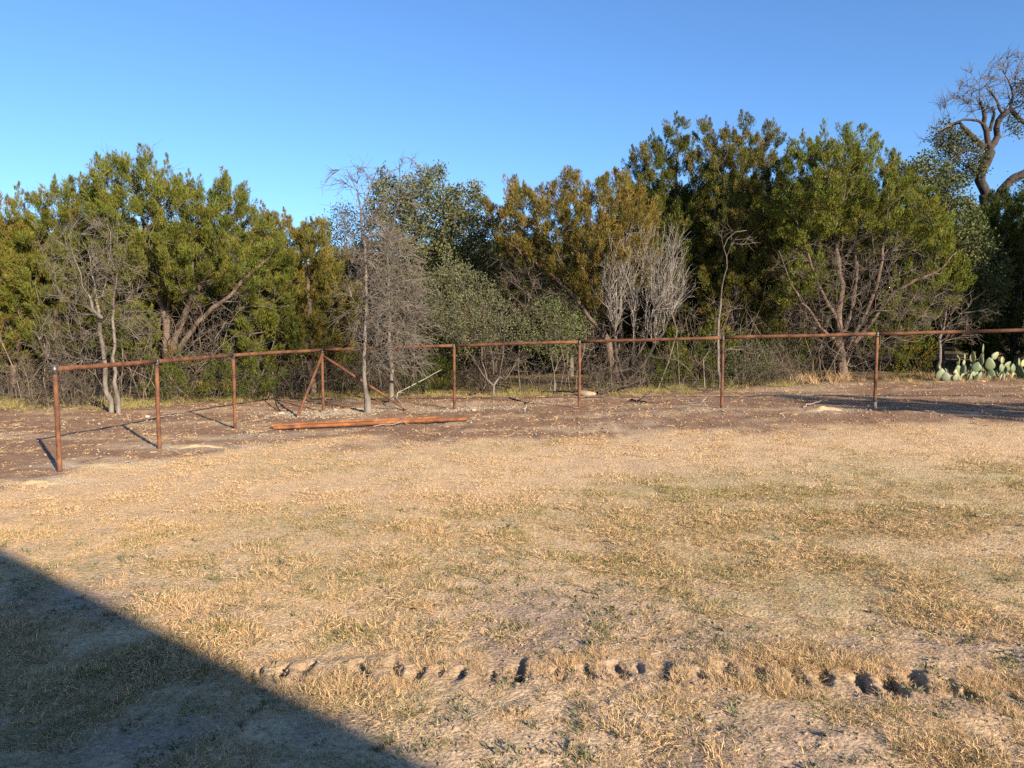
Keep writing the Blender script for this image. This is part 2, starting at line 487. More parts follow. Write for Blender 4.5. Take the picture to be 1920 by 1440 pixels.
# ------------------------------------------------------------------ house behind the camera (its eave throws the big shadow)
HU = np.array([-0.779, 0.627]); HN = np.array([0.627, 0.779])
house = empty('house', (HN[0] * -1.93, HN[1] * -1.93, 0))
house.rotation_euler = (0, 0, math.atan2(HU[1], HU[0]))      # local x runs along the eave, local -y faces the lawn
tag(house, 'pale stone two storey house with a grey metal roof behind the viewer', 'house')
def part(name, geo, mat, parent):
    V, Fc = geo
    return mesh_np(name, V, Fc, mat, parent)
EZ = 4.5
part('wall', merge([box(-14, -.5, 0, .25, -.3, EZ), box(-14, -.5, 7.75, 8, -.3, EZ), box(-14, -13.75, .25, 7.75, -.3, EZ), box(-.75, -.5, .25, 7.75, -.3, EZ)]), M['wall'], house)
rv = np.array([(-14.5, -.55, EZ), (0, -.55, EZ), (0, 4, EZ + 2), (-14.5, 4, EZ + 2), (0, 8.55, EZ), (-14.5, 8.55, EZ)], float)
rv = np.concatenate([rv, rv + np.array([0, 0, .14])])
rq = np.array([(0, 3, 2, 1), (3, 5, 4, 2), (6, 7, 8, 9), (9, 8, 10, 11), (0, 1, 7, 6), (4, 5, 11, 10), (1, 2, 8, 7), (2, 4, 10, 8), (3, 0, 6, 9), (5, 3, 9, 11)])
part('roof', (rv, rq), M['roof'], house)
gv = np.array([(-.6, .0, EZ), (-.6, 8, EZ), (-.6, 4, EZ + 1.75), (-13.9, 0, EZ), (-13.9, 8, EZ), (-13.9, 4, EZ + 1.75)], float)
part('gable', (gv[:3], np.array([(0, 1, 2)])), M['wall'], house)
part('gable', (gv[3:], np.array([(2, 1, 0)])), M['wall'], house)
dr = part('door', box(-8.2, -7.3, -.04, .0, 0, 2.1), M['door'], house)
part('handle', box(-7.45, -7.39, -.1, -.041, .98, 1.06), M['weld'], dr)
for wx, wz in ((-12, .9), (-10.4, .9), (-4.6, .9), (-2.4, .9), (-12, 3.0), (-8, 3.0), (-4, 3.0)):
    w = part('window', box(wx, wx + 1.1, -.02, -.003, wz, wz + 1.15), M['glass'], house)
    part('frame', merge([box(wx - .07, wx, -.06, -.001, wz - .07, wz + 1.22), box(wx + 1.1, wx + 1.17, -.06, -.001, wz - .07, wz + 1.22),
                         box(wx, wx + 1.1, -.06, -.001, wz - .07, wz), box(wx, wx + 1.1, -.06, -.001, wz + 1.15, wz + 1.22), box(wx, wx + 1.1, -.05, -.021, wz + .55, wz + .6)]), M['trim'], w)

# ------------------------------------------------------------------ pipe fence
fence = empty('pipe_fence', (POSTS[3][0], POSTS[3][1], POSTS[3][2]))
tag(fence, 'rusty steel pipe fence of posts, one top rail and corner braces', 'fence')
FO = np.array(fence.location)
def fpart(name, V, Fc, mat, parent=fence, smooth=True):
    return mesh_np(name, V - FO, Fc, mat, parent, None, smooth)
PR, RR = 0.0265, 0.029
for i, (x, y, zb, zt) in enumerate(POSTS):
    top = zt - RR * 0.6 if i else zt + RR * 1.3
    lean = -0.0 if i else -0.012
    V, Fc = pipe((x, y, zb - 0.35), (x + lean, y, top), PR, 16, segs=4, wobble=0.0015, seed=i)
    po = fpart('post', V, Fc, M['rust'])
    if i in (0,):
        V, Fc = pipe((x + lean, y, top - 0.10), (x + lean, y, top + 0.012), PR + 0.003, 16)
    else:
        V, Fc = pipe((x, y, top - 0.035), (x, y, top + 0.02), PR + 0.004, 16)
    w = fpart('weld_saddle', V, Fc, M['weld'], fence)
    if i == 7:
        V, Fc = pipe((x, y, zb - .1), (x, y, zb + .10), PR + 0.004, 16)
        c = fpart('base_collar', V, Fc, M['concrete'], fence)
        c['label'] = 'pale concrete splash on the post foot'
    if i:
        x0, y0, _, z0 = POSTS[i - 1]
        a = np.array([x0, y0, z0]); b = np.array([x, y, zt])
        if i == 1:
            a = a + (b - a) / np.linalg.norm(b - a) * (PR + .001)
        dv = (b - a) / np.linalg.norm(b - a)
        V, Fc = pipe(a + (dv * .004 if i > 1 else 0), b - dv * .004, RR, 16, segs=7, wobble=0.003, seed=50 + i)
        fpart('top_rail', V, Fc, M['rust'])
        # welded ring where two rail lengths meet
        if i not in (9,):
            V, Fc = pipe(b - dv * .022, b + dv * .022, RR + .004, 16)
            fpart('weld_ring', V, Fc, M['weld'])
cx_, cy_, cz_, ct_ = POSTS[3]
for k, (px, py) in enumerate(((549, 779), (778, 768))):
    g = gpt(px, py)
    nb_ = POSTS[2] if k == 0 else POSTS[4]
    dirv = np.array([nb_[0] - cx_, nb_[1] - cy_]); dirv /= np.linalg.norm(dirv)
    L = 0.98 if k == 0 else 1.85
    foot = np.array([cx_ + dirv[0] * L, cy_ + dirv[1] * L]); zf = float(zbase(*foot))
    V, Fc = pipe((foot[0], foot[1], zf - .1), (cx_ + dirv[0] * .02, cy_ + dirv[1] * .02, ct_ - .12), PR, 14, segs=3, wobble=.001, seed=70 + k)
    fpart('brace', V, Fc, M['rust'])

# loose pipes lying on the dirt
PIPE_GROUP = 'loose pipes lying on the cleared dirt'
for k, ((ax, ay), (bx_, by_), r, lab) in enumerate((((514, 808), (876, 791), .030, 'rusty steel pipe on the dirt, front one of the loose bundle'),
                                                    ((519, 803), (826, 787), .030, 'rusty steel pipe on the dirt, rear one of the loose bundle'),
                                                    ((512, 805), (700, 796), .024, 'shorter rusty pipe squeezed between the two long loose pipes'))):
    a = gpt(ax, ay); b = gpt(bx_, by_)
    o = empty('loose_pipe', ((a[0] + b[0]) / 2, (a[1] + b[1]) / 2, (a[2] + b[2]) / 2))
    za = float(zground(a[0], a[1])[0]); zb_ = float(zground(b[0], b[1])[0])
    up = r + .008 + (0.035 if k == 2 else 0)
    V, Fc = pipe((a[0], a[1], za + up), (b[0], b[1], zb_ + up), r, 14, cap=False, segs=6, wobble=.002, seed=90 + k)
    V2, F2 = pipe((a[0], a[1], za + up), (b[0], b[1], zb_ + up), r * .88, 14, cap=False, segs=6, wobble=.002, seed=90 + k)
    mesh_np('pipe_shell', V - np.array(o.location), Fc[0], M['rust_bright'], o, None, True)
    mesh_np('pipe_bore', V2 - np.array(o.location), F2[0][:, ::-1], M['rust'], o, None, True)
    tag(o, lab, 'pipe', PIPE_GROUP)

# ------------------------------------------------------------------ tree engine
class Skel:
    def __init__(s, root, d=(0, 0, 1)):
        s.P = [np.array(root, float)]; s.par = [-1]; s.D = [np.array(d, float)]; s.len = [0.0]; s.hint = [0.0]
    def add(s, p, par, hint=0.0):
        d = p - s.P[par]; L = np.linalg.norm(d)
        s.P.append(np.array(p, float)); s.par.append(par); s.D.append(d / max(L, 1e-6)); s.len.append(s.len[par] + L); s.hint.append(hint)
        return len(s.P) - 1
    def limb(s, pts, r0, r1, par=0, rg=None, step=0.22, wob=0.02):
        """explicit limb through the given points"""
        pts = [np.array(q, float) for q in pts]
        pts = [s.P[par]] + pts
        P = np.array(pts); n = len(P)
        seg = np.linalg.norm(np.diff(P, axis=0), axis=1); cum = np.concatenate([[0], np.cumsum(seg)])
        m = max(2, int(cum[-1] / step)); cur = par
        def cr(t):
            i = min(max(np.searchsorted(cum, t) - 1, 0), n - 2)
            u = (t - cum[i]) / max(seg[i], 1e-6)
            p0 = P[max(i - 1, 0)]; p1 = P[i]; p2 = P[i + 1]; p3 = P[min(i + 2, n - 1)]
            return .5 * ((2 * p1) + (-p0 + p2) * u + (2 * p0 - 5 * p1 + 4 * p2 - p3) * u * u + (-p0 + 3 * p1 - 3 * p2 + p3) * u ** 3)
        idx = []
        for k in range(1, m + 1):
            t = k / m
            q = cr(t * cum[-1])
            if rg is not None and k < m: q = q + rg.normal(0, wob, 3)
            cur = s.add(q, cur, r0 + (r1 - r0) * t); idx.append(cur)
        return idx
    def grow(s, A, rg, step=0.28, alpha=0.30, bend=0.45, wob=0.02, zpen=1.5, minlen=0.0):
        """join attractor points to the skeleton one after another; returns their node ids"""
        A = np.asarray(A, float)
        order = np.argsort(np.linalg.norm(A - s.P[0], axis=1) * rg.uniform(0.85, 1.15, len(A)))
        cap = len(s.P) + len(A) * 12 + 10
        PP = np.zeros((cap, 3)); DD = np.zeros((cap, 3)); LL = np.zeros(cap)
        n = len(s.P); PP[:n] = s.P; DD[:n] = s.D; LL[:n] = s.len
        ends = np.zeros(len(A), int)
        for ai in order:
            a = A[ai]
            d = a - PP[:n]; dist = np.linalg.norm(d, axis=1)
            cosv = np.einsum('ij,ij->i', d, DD[:n]) / np.maximum(dist, 1e-6)
            cost = dist * (1 + 0.45 * (1 - cosv)) + alpha * LL[:n] + zpen * np.maximum(0, PP[:n, 2] - a[2] - 0.1)
            cost[0] += 0.3
            j = int(np.argmin(cost)); L = dist[j]
            c = PP[j] + DD[j] * L * bend
            m = min(10, max(1, int(math.ceil(L / step)))); cur = j
            for k in range(1, m + 1):
                t = k / m
                q = (1 - t) ** 2 * PP[j] + 2 * t * (1 - t) * c + t * t * a
                if k < m: q = q + rg.normal(0, wob, 3)
                cur = s.add(q, cur)
                PP[n] = q; DD[n] = s.D[cur]; LL[n] = s.len[cur]; n += 1
            ends[ai] = cur
        return ends
    def build(s, tip=0.004, p=2.3, rmax=0.3):
        P = np.array(s.P); par = np.array(s.par); n = len(P)
        hint = np.array(s.hint)
        acc = np.zeros(n); r = np.zeros(n); best = np.zeros(n); main = np.full(n, -1)
        for i in range(n - 1, -1, -1):
            r[i] = max(acc[i] ** (1 / p) if acc[i] > 0 else tip, hint[i])
            r[i] = min(r[i], rmax)
            if par[i] >= 0:
                acc[par[i]] += r[i] ** p
                if r[i] > best[par[i]]:
                    best[par[i]] = r[i]; main[par[i]] = i
        r[0] = max(r[0], r[main[0]] if main[0] >= 0 else tip) * 1.15
        T = np.zeros((n, 3))
        for i in range(n):
            lo = P[par[i]] if par[i] >= 0 else P[i]
            hi = P[main[i]] if main[i] >= 0 else P[i]
            T[i] = hi - lo
        T = norm(T)
        ch = np.arange(1, n); pa = par[1:]
        ismain = main[pa] == ch
        R0 = np.where(ismain, np.minimum(r[pa], r[ch] * 1.6), r[ch] * 1.1)
        T0 = np.where(ismain[:, None], T[pa], T[ch])
        return P, r, T, ch, pa, R0, T0

def edges_mesh(P, r, T, ch, pa, R0, T0, sel, k):
    c = ch[sel]; q = pa[sel]
    return seg_tubes(P[q], P[c], R0[sel], r[c], T0[sel], T[c], k)

def crown_points(poly_px, Yd, rg, spacing, thick=0.45, maxthick=2.0, front=0.6, fill=0.25, gap=0.0, inset=0.0):
    """points through the volume of a crown whose outline is known; depth is as deep as the crown is wide"""
    W = np.array([at(px, py, Yd)[[0, 2]] for px, py in poly_px])
    x0, z0 = W.min(0); x1, z1 = W.max(0)
    n = int((x1 - x0) * (z1 - z0) / spacing ** 2 * 5.0) + 30
    x = rg.uniform(x0, x1, n); z = rg.uniform(z0, z1, n)
    k = inside(x, z, W); x, z = x[k], z[k]
    e = poly_dist(x, z, W)
    if inset > 0:                                             # leave the very top to the pointed leaders
        k = (e > inset) | (z < z0 + .5 * (z1 - z0)); x, z, e = x[k], z[k], e[k]
    E = min(0.5 * (x1 - x0), 0.5 * (z1 - z0), 1.6)
    T = np.minimum(thick * (x1 - x0), maxthick) * np.sqrt(np.clip(1 - (1 - np.minimum(e / E, 1)) ** 2, 0, 1))
    s = np.where(rg.random(len(x)) < front, -1, 1) * (1 - fill * rg.random(len(x)) ** 1.0 * np.where(rg.random(len(x)) < .5, 3, 1)).clip(0, 1)
    y = Yd + s * T
    P = np.stack([x, y, z], -1)
    # Poisson thinning
    keep = []
    cell = {}
    for i, q in enumerate(P):
        key = tuple(np.floor(q / spacing).astype(int)); ok = True
        for dx in (-1, 0, 1):
            for dy in (-1, 0, 1):
                for dz in (-1, 0, 1):
                    for j in cell.get((key[0] + dx, key[1] + dy, key[2] + dz), ()):
                        if np.sum((P[j] - q) ** 2) < spacing * spacing * .8: ok = False; break
                    if not ok: break
                if not ok: break
            if not ok: break
        if ok:
            keep.append(i); cell.setdefault(key, []).append(i)
    P = P[keep]
    gn = .6 * vnoise(P[:, 0] * 1.9 + P[:, 1] * 1.1 + 50, P[:, 2] * 2.1 + P[:, 1] * .8 + 30, int(Yd * 100)) + .4 * vnoise(P[:, 0] * 4.1 + P[:, 1] * 2 + 50, P[:, 2] * 4.5 + P[:, 1] * 1.7 + 30, 7)
    P = P[(gn > gap) | (rg.random(len(P)) < .15)]
    cen = np.array([(x0 + x1) / 2, Yd, z0 + .35 * (z1 - z0)])
    out = norm((P - cen) / np.array([(x1 - x0) / 2, max(thick * (x1 - x0), .3), (z1 - z0) * .6]))
    return P, out

def vary(colr, n, rg, amp=0.25, hue=0.12):
    c = np.array(colr)[None, :] * (1 + rg.uniform(-amp, amp, (n, 1)))
    c = c * (1 + rg.uniform(-hue, hue, (n, 3)) * np.array([1, .5, .8]))
    return np.clip(c, 0.004, 0.9)

def juniper_sprays(A, O, rg, m, L, R, colr, tipcol, tipfrac, size=(0.055, 0.12), psc=1.0):
    n = len(A)
    psc = np.broadcast_to(psc, (n,))
    Ls = L * psc * rg.uniform(.65, 1.35, n); Rs = R * psc ** 1.5 * rg.uniform(.7, 1.3, n)
    u = rg.random((n, m)) ** 0.8
    ang = rg.uniform(0, 2 * math.pi, (n, m))
    e1 = norm(np.cross(O, REF)); e2 = np.cross(O, e1)
    rad = np.cos(ang)[..., None] * e1[:, None] + np.sin(ang)[..., None] * e2[:, None]
    prof = np.sin(np.clip(u * .86 + .14, 0, 1) * math.pi) ** .7
    rr = Rs[:, None] * prof * np.sqrt(rg.random((n, m)))
    pos = A[:, None] + O[:, None] * ((u - .25) * Ls[:, None])[..., None] + rad * rr[..., None]
    d = norm(O[:, None] * .95 + rad * .60 + np.array([0, 0, .40]) + rg.normal(0, .26, (n, m, 3)))
    l = rg.uniform(*size, (n, m)) * (.45 + .55 * psc)[:, None]; w = l * rg.uniform(.085, .14, (n, m))
    nrm = norm(np.cross(d, rg.normal(size=(n, m, 3))))
    V = np.stack([pos + nrm * w[..., None], pos + d * l[..., None], pos - nrm * w[..., None]], axis=2)
    pc = vary(colr, n, rg, .22, .10)
    tp = (rg.random(n) < tipfrac)
    pc = np.where(tp[:, None], vary(tipcol, n, rg, .2, .08), pc)
    pc = pc * np.array([.86, .87, .80])
    c = pc[:, None, :] * (1 + rg.uniform(-.28, .28, (n, m, 1)))
    c = np.repeat(c[:, :, None, :], 3, axis=2)
    V = V.reshape(-1, 3); Q = np.arange(len(V)).reshape(-1, 3)
    return V, Q, c.reshape(-1, 3)

def broad_leaves(A, O, rg, m, R, colr, size=(.03, .055)):
    n = len(A)
    off = rg.normal(0, 1, (n, m, 3)) * R * .55
    pos = A[:, None] + off + O[:, None] * R * .3
    d = norm(off * 1.5 + O[:, None] * .25 + rg.normal(0, .25, (n, m, 3)))
    l = rg.uniform(*size, (n, m)); w = l * rg.uniform(.26, .38, (n, m))
    nrm = norm(np.cross(d, rg.normal(size=(n, m, 3)) + np.array([0, 0, .5])))
    V = np.stack([pos, pos + d * (l * .5)[..., None] + nrm * w[..., None], pos + d * l[..., None], pos + d * (l * .5)[..., None] - nrm * w[..., None]], axis=2)
    pc = vary(colr, n, rg, .2, .08)
    c = pc[:, None, :] * (1 + rg.uniform(-.35, .35, (n, m, 1)))
    c = np.repeat(c[:, :, None, :], 4, axis=2)
    V = V.reshape(-1, 3)
    return V, np.arange(len(V)).reshape(-1, 4), c.reshape(-1, 3)

def end_twigs(B, D, rg, m, L, r0=.004, droop=0.0, spread=.7, up=0.1):
    """m fine twigs leaving each point B along direction D, each forked once"""
    n = len(B)
    b = np.repeat(B, m, axis=0); d = np.repeat(D, m, axis=0)
    d = norm(d + rg.normal(0, spread, d.shape) + np.array([0, 0, up]))
    l = L * rg.uniform(.45, 1.3, (len(b), 1))
    k = norm(d + rg.normal(0, .28, d.shape) + np.array([0, 0, -droop]))
    P = np.stack([b, b + d * l * .4, b + d * l * .4 + k * l * .35, b + d * l * .4 + k * l * .35 + norm(k + rg.normal(0, .35, d.shape)) * l * .35], 1)
    R = np.tile(np.array([1, .8, .6, .3]) * r0, (len(b), 1))
    # side forks
    f = norm(d + rg.normal(0, .8, d.shape))
    P2 = np.stack([P[:, 1], P[:, 1] + f * l * .2, P[:, 1] + f * l * .2 + norm(f + rg.normal(0, .4, d.shape)) * l * .18, P[:, 1] + f * l * .5], 1)
    return poly_tubes(np.concatenate([P, P2]), np.concatenate([R, R * .75]), 3)

def make_tree(name, label, base_px, Yd, crown=None, limbs=(), bare=None, seed=1, kind='juniper', spacing=.27, m=92, L=.27, R=.078, thick=.42,
              colr=(.085, .10, .022), tipcol=(.20, .12, .03), tipfrac=.1, bark='bark_juniper', twigbark='bark_twig', rtip=.0055, trunk_r=.09, bare_sp=.3, twigs=3, twigL=.35,
              cat='tree', group=None, alpha=.3, droop=0.0, bend=.45, maxthick=2.0, fill=.5, bare_thick=.4, leafsize=None, p=2.3, twig_r=.0052, twigup=.1, extra_bare_alpha=None, fan=None):
    rg = np.random.default_rng(seed)
    bx_ = at(base_px, 600, Yd)[0]
    zb = float(zground(bx_, Yd)[0])
    root = np.array([bx_, Yd, zb - .12])
    sk = Skel(root)
    first = sk.add(root + np.array([0, 0, .35]), 0, trunk_r)
    for lb in limbs:
        pts, r0, r1 = lb[0], lb[1], lb[2]
        dy = lb[3] if len(lb) > 3 else 0.0
        w = [at(q[0], q[1], Yd + (dy * (i + 1) / len(pts)) + (q[2] if len(q) > 2 else 0)) for i, q in enumerate(pts)]
        # start from the skeleton node nearest to the first point
        d = np.linalg.norm(np.array(sk.P) - w[0], axis=1); d[0] = 9
        sk.limb(w, r0, r1, int(np.argmin(d)), rg)
    if fan:                                                   # many stems fanning up from one foot
        cnt, pl = fan; nlimb = len(sk.P)
        W = np.array(pl, float); got = 0
        while got < cnt:
            q = rg.uniform(W.min(0), W.max(0))
            if not inside(q[0:1], q[1:2], W)[0]: continue
            got += 1
            t = at(q[0], q[1], Yd + rg.normal(0, .45))
            cand = [i for i in range(first, nlimb) if sk.P[i][2] > zb + .9]
            st = cand[int(np.argmin([np.linalg.norm(sk.P[i][:2] - t[:2]) + rg.uniform(0, .5) for i in cand]))]
            o_ = sk.P[st]; k1 = rg.uniform(.3, .5)
            mid = o_ * (1 - k1) + t * k1 + np.array([(t[0] - o_[0]) * .12, (t[1] - o_[1]) * .12, 0]) + rg.normal(0, .05, 3)
            sk.limb([mid, mid * .4 + t * .6 + rg.normal(0, .05, 3), t], rg.uniform(.009, .015), .004, st, rg, .22, .04)
    obj = empty(name, (root[0], root[1], zb))
    o3 = np.array([root[0], root[1], zb])
    if crown:
        polys = crown if isinstance(crown[0][0], (list, tuple)) else [crown]
        As, Os = [], []; inset = .10 if kind == 'juniper' and spacing < .3 and len(polys[0]) > 8 else 0.0
        for pl in polys:
            A, O = crown_points(pl, Yd, rg, spacing, thick, maxthick, .6, fill, .25, inset); As.append(A); Os.append(O)
        A = np.concatenate(As); O = np.concatenate(Os)
        ends = sk.grow(A, rg, alpha=alpha, bend=bend)
        nd = np.array([sk.D[i] for i in ends])
        if kind == 'juniper':
            ax = norm(nd * .40 + O * .40 + np.array([0, 0, .85]) + rg.normal(0, .2, O.shape))
            nl = 5                                            # each branch end carries a small fan of plumes
            off = norm(rg.normal(size=(len(A), nl, 3)) + O[:, None] * .7) * (spacing * rg.uniform(.08, .46, (len(A), nl, 1)))
            A2 = (A[:, None] + off).reshape(-1, 3)
            ax2 = norm(ax[:, None] + off / spacing * 1.0 + rg.normal(0, .12, off.shape)).reshape(-1, 3)
            psc = np.repeat(rg.uniform(.65, 1.35, len(A)), nl)
            for pl in polys:                                  # pointed leaders along the top of the crown
                ymin = min(q[1] for q in pl); ymax = max(q[1] for q in pl)
                for i, q in enumerate(pl):
                    if q[1] < pl[i - 1][1] and q[1] <= pl[(i + 1) % len(pl)][1] and q[1] < ymin + .35 * (ymax - ymin):
                        for rep_ in range(2):
                            tip = at(q[0] + rg.normal(0, 3) + (22 if i % 2 else -22) * rep_, q[1] - 13 + 36 * rep_, Yd + rg.normal(0, .15) - .25 * rep_)
                            k = np.arange(1, 15)
                            hh = .05 + k * .062
                            rad = .013 * k * rg.uniform(.5, 1.25, 14)
                            an = k * 2.4 + rg.uniform(0, 6)
                            pk_ = .38 + .042 * k
                            pp = tip + np.stack([rad * np.cos(an), rad * np.sin(an), -hh - L * .5 * pk_], -1) + rg.normal(0, .015, (14, 3))
                            aa = norm(np.stack([rad * np.cos(an) * 2.2, rad * np.sin(an) * 2.2, np.full(14, .5)], -1))
                            psc = np.concatenate([psc, pk_]); A2 = np.concatenate([A2, pp]); ax2 = np.concatenate([ax2, aa])
                            sk.grow(np.array([tip - np.array([0, 0, .7]), tip - np.array([0, 0, .2])]), rg, alpha=alpha, bend=bend)
            V, Q, c = juniper_sprays(A2, ax2, rg, m, L, R, colr, tipcol, tipfrac, leafsize or (.035, .082), psc)
            mesh_np('crown', V - o3, Q, M['juniper'], obj, c)['kind'] = 'stuff'
        else:
            ax = norm(nd * .5 + O * .5 + rg.normal(0, .25, O.shape))
            V, Q, c = broad_leaves(A, ax, rg, m, R, colr, leafsize or (.04, .07))
            mesh_np('crown', V - o3, Q, M['oak'], obj, c)['kind'] = 'stuff'
    if bare:
        polys = bare if isinstance(bare[0][0], (list, tuple)) else [bare]
        B = np.concatenate([crown_points(pl, Yd, rg, bare_sp, bare_thick, maxthick, .65, .5)[0] for pl in polys])
        ends = sk.grow(B, rg, alpha=alpha if extra_bare_alpha is None else extra_bare_alpha, bend=bend, zpen=1.0 if droop else 1.5)
        D = np.array([sk.D[i] for i in ends])
        V, Q = end_twigs(B, D, rg, twigs, twigL, twig_r, droop, .55, twigup)
        mesh_np('twigs', V - o3, Q, M[twigbark], obj)['kind'] = 'stuff'
    if crown and kind == 'juniper' and len(sk.P) > 500:
        pick = rg.choice(np.arange(3, len(sk.P)), 330, replace=False)[:170]
        B2 = np.array(sk.P)[pick]; D2_ = np.array(sk.D)[pick]
        V, Q = end_twigs(B2, D2_, rg, 2, .38, .0045, .1, .7, .05)
        mesh_np('dead_twigs', V - o3, Q, M['bark_twig'], obj)['kind'] = 'stuff'
    if fan:
        n0 = len(sk.P)
        nodes = np.array([i for i in range(2, n0) if sk.P[i][2] > zb + .8])
        pick = rg.choice(nodes, min(len(nodes), 420), replace=False)
        V, Q = end_twigs(np.array(sk.P)[pick], np.array(sk.D)[pick], rg, 2, twigL, twig_r, 0, .38, .3)
        mesh_np('twigs', V - o3, Q, M[twigbark], obj)['kind'] = 'stuff'
    P, r, T, ch, pa, R0, T0 = sk.build(rtip, p)
    thickm = r[ch] > .022
    if thickm.any():
        V, Q = edges_mesh(P, r, T, ch, pa, R0, T0, thickm, 8)
        mesh_np('trunk', V - o3, Q, M[bark], obj, None, True)
    V, Q = edges_mesh(P, r, T, ch, pa, R0, T0, ~thickm, 3)
    mesh_np('branches', V - o3, Q, M[twigbark], obj, None, True)['kind'] = 'stuff'
    tag(obj, label, cat, group)
    return obj

# colours of foliage
GRN = (.125, .140, .032); OLV = (.170, .162, .036); DRK = (.065, .085, .02); BRN = (.19, .135, .036); YEL = (.175, .155, .034); OAKC = (.085, .095, .040); SAGE = (.125, .13, .065)

J1 = make_tree('juniper_tree', 'bushy olive juniper with rusty tips at the far left edge', 20, 18.0,
    [(-90, 420), (-50, 370), (-15, 395), (20, 356), (40, 345), (62, 380), (60, 440), (75, 520), (60, 640), (20, 700), (-60, 700), (-110, 600)],
    limbs=[([(25, 690), (40, 600), (35, 480)], .08, .03)], bare=[[(-60, 600), (60, 600), (90, 740), (-70, 740)]], seed=11, colr=OLV, tipcol=BRN, tipfrac=.3)
J1b = make_tree('juniper_tree', 'rounded bright green juniper behind the bare two-stemmed tree', 110, 18.3,
    [(60, 420), (75, 370), (100, 333), (115, 350), (150, 328), (165, 350), (188, 345), (205, 400), (215, 500), (190, 620), (120, 680), (40, 640), (10, 560), (15, 470)],
    limbs=[([(112, 690), (105, 600), (110, 480)], .08, .03)], bare=[[(30, 600), (200, 580), (230, 735), (40, 735)]], seed=12, colr=(.138, .148, .033), tipcol=YEL, tipfrac=.2)
J2 = make_tree('juniper_tree', 'large broad green juniper with leaning limbs behind the left fence run', 318, 17.6,
    [[(188, 380), (195, 320), (205, 293), (225, 300), (240, 292), (246, 330), (262, 315), (285, 285), (300, 305), (318, 292), (330, 335), (356, 322), (378, 356), (402, 345), (425, 326), (440, 350), (452, 352), (468, 392), (500, 420), (530, 470), (545, 550), (520, 600), (440, 560), (340, 570), (240, 540), (200, 470)],
     [(430, 580), (540, 560), (560, 640), (500, 690), (430, 680)], [(190, 560), (260, 540), (300, 620), (250, 690), (180, 660)]],
    limbs=[([(313, 690), (312, 620), (290, 520), (270, 420)], .105, .04), ([(322, 650), (345, 590), (385, 520), (430, 420)], .075, .03, -.3), ([(330, 665), (375, 600), (440, 545), (495, 490)], .07, .025, -.5), ([(330, 640), (360, 520), (350, 400)], .06, .025, .4)],
    bare=[[(300, 560), (520, 520), (540, 600), (480, 720), (330, 730), (260, 650)]], seed=13, colr=GRN, tipcol=OLV, tipfrac=.3, bare_sp=.28)
J3 = make_tree('juniper_tree', 'golden yellow juniper beside the slender dead tree', 585, 18.8,
    [(480, 420), (498, 382), (512, 405), (540, 395), (556, 425), (585, 412), (605, 415), (622, 440), (650, 490), (668, 560), (664, 640), (630, 690), (560, 690), (520, 640), (505, 520)],
    limbs=[([(585, 690), (580, 560), (570, 460)], .08, .03)], bare=[[(510, 620), (680, 600), (690, 720), (500, 730)]], seed=14, colr=(.145, .13, .033), tipcol=(.205, .158, .038), tipfrac=.35)
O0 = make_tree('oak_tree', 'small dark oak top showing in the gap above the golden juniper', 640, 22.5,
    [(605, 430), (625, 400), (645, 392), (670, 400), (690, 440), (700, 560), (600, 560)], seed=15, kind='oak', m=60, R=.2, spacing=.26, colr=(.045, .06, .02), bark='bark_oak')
O1 = make_tree('oak_tree', 'tall grey-green oak rising behind the slender dead tree', 800, 20.3,
    [[(692, 380), (705, 345), (722, 322), (745, 350), (775, 335), (800, 316), (832, 320), (838, 365), (852, 345), (872, 333), (890, 340), (900, 365), (898, 410), (915, 450), (935, 560), (920, 650), (820, 680), (740, 640), (700, 520)]],
    limbs=[([(800, 690), (790, 560), (770, 440)], .09, .03), ([(810, 600), (840, 480), (870, 390)], .06, .025)], seed=16, kind='oak', m=70, R=.15, spacing=.2, colr=(.115, .122, .052), bark='bark_grey', fill=.9, leafsize=(.05, .085))
J4 = make_tree('juniper_tree', 'rounded rusty brown juniper at the middle of the tree line', 1158, 18.8,
    [[(905, 420), (912, 385), (932, 362), (958, 350), (978, 345), (1000, 362), (1020, 343), (1050, 335), (1080, 330), (1100, 340), (1125, 332), (1150, 324), (1180, 345), (1205, 365), (1225, 400), (1228, 480), (1200, 540), (1120, 590), (1070, 560), (1000, 500), (930, 470)]],
    limbs=[([(1150, 690), (1130, 600), (1090, 480)], .085, .03, -.3), ([(1140, 640), (1060, 540), (960, 460)], .06, .02, -.6), ([(1160, 650), (1165, 520), (1170, 420)], .06, .025, .2)],
    bare=[[(920, 470), (1000, 500), (1100, 580), (1150, 680), (1060, 670), (980, 600), (940, 540)]], seed=17, colr=(.14, .122, .034), tipcol=(.215, .15, .042), tipfrac=.5, bare_sp=.26, twigs=4, twigL=.45)
J5 = make_tree('juniper_tree', 'tall spired green juniper with the leftmost point of the tall group', 1262, 20.8,
    [(1176, 310), (1192, 278), (1212, 280), (1224, 250), (1238, 285), (1250, 245), (1271, 216), (1288, 250), (1308, 290), (1318, 350), (1330, 470), (1320, 620), (1260, 680), (1230, 560), (1190, 420)],
    limbs=[([(1265, 690), (1262, 520), (1270, 300)], .1, .03)], seed=18, colr=(.105, .116, .030), tipcol=BRN, tipfrac=.16, alpha=.15)
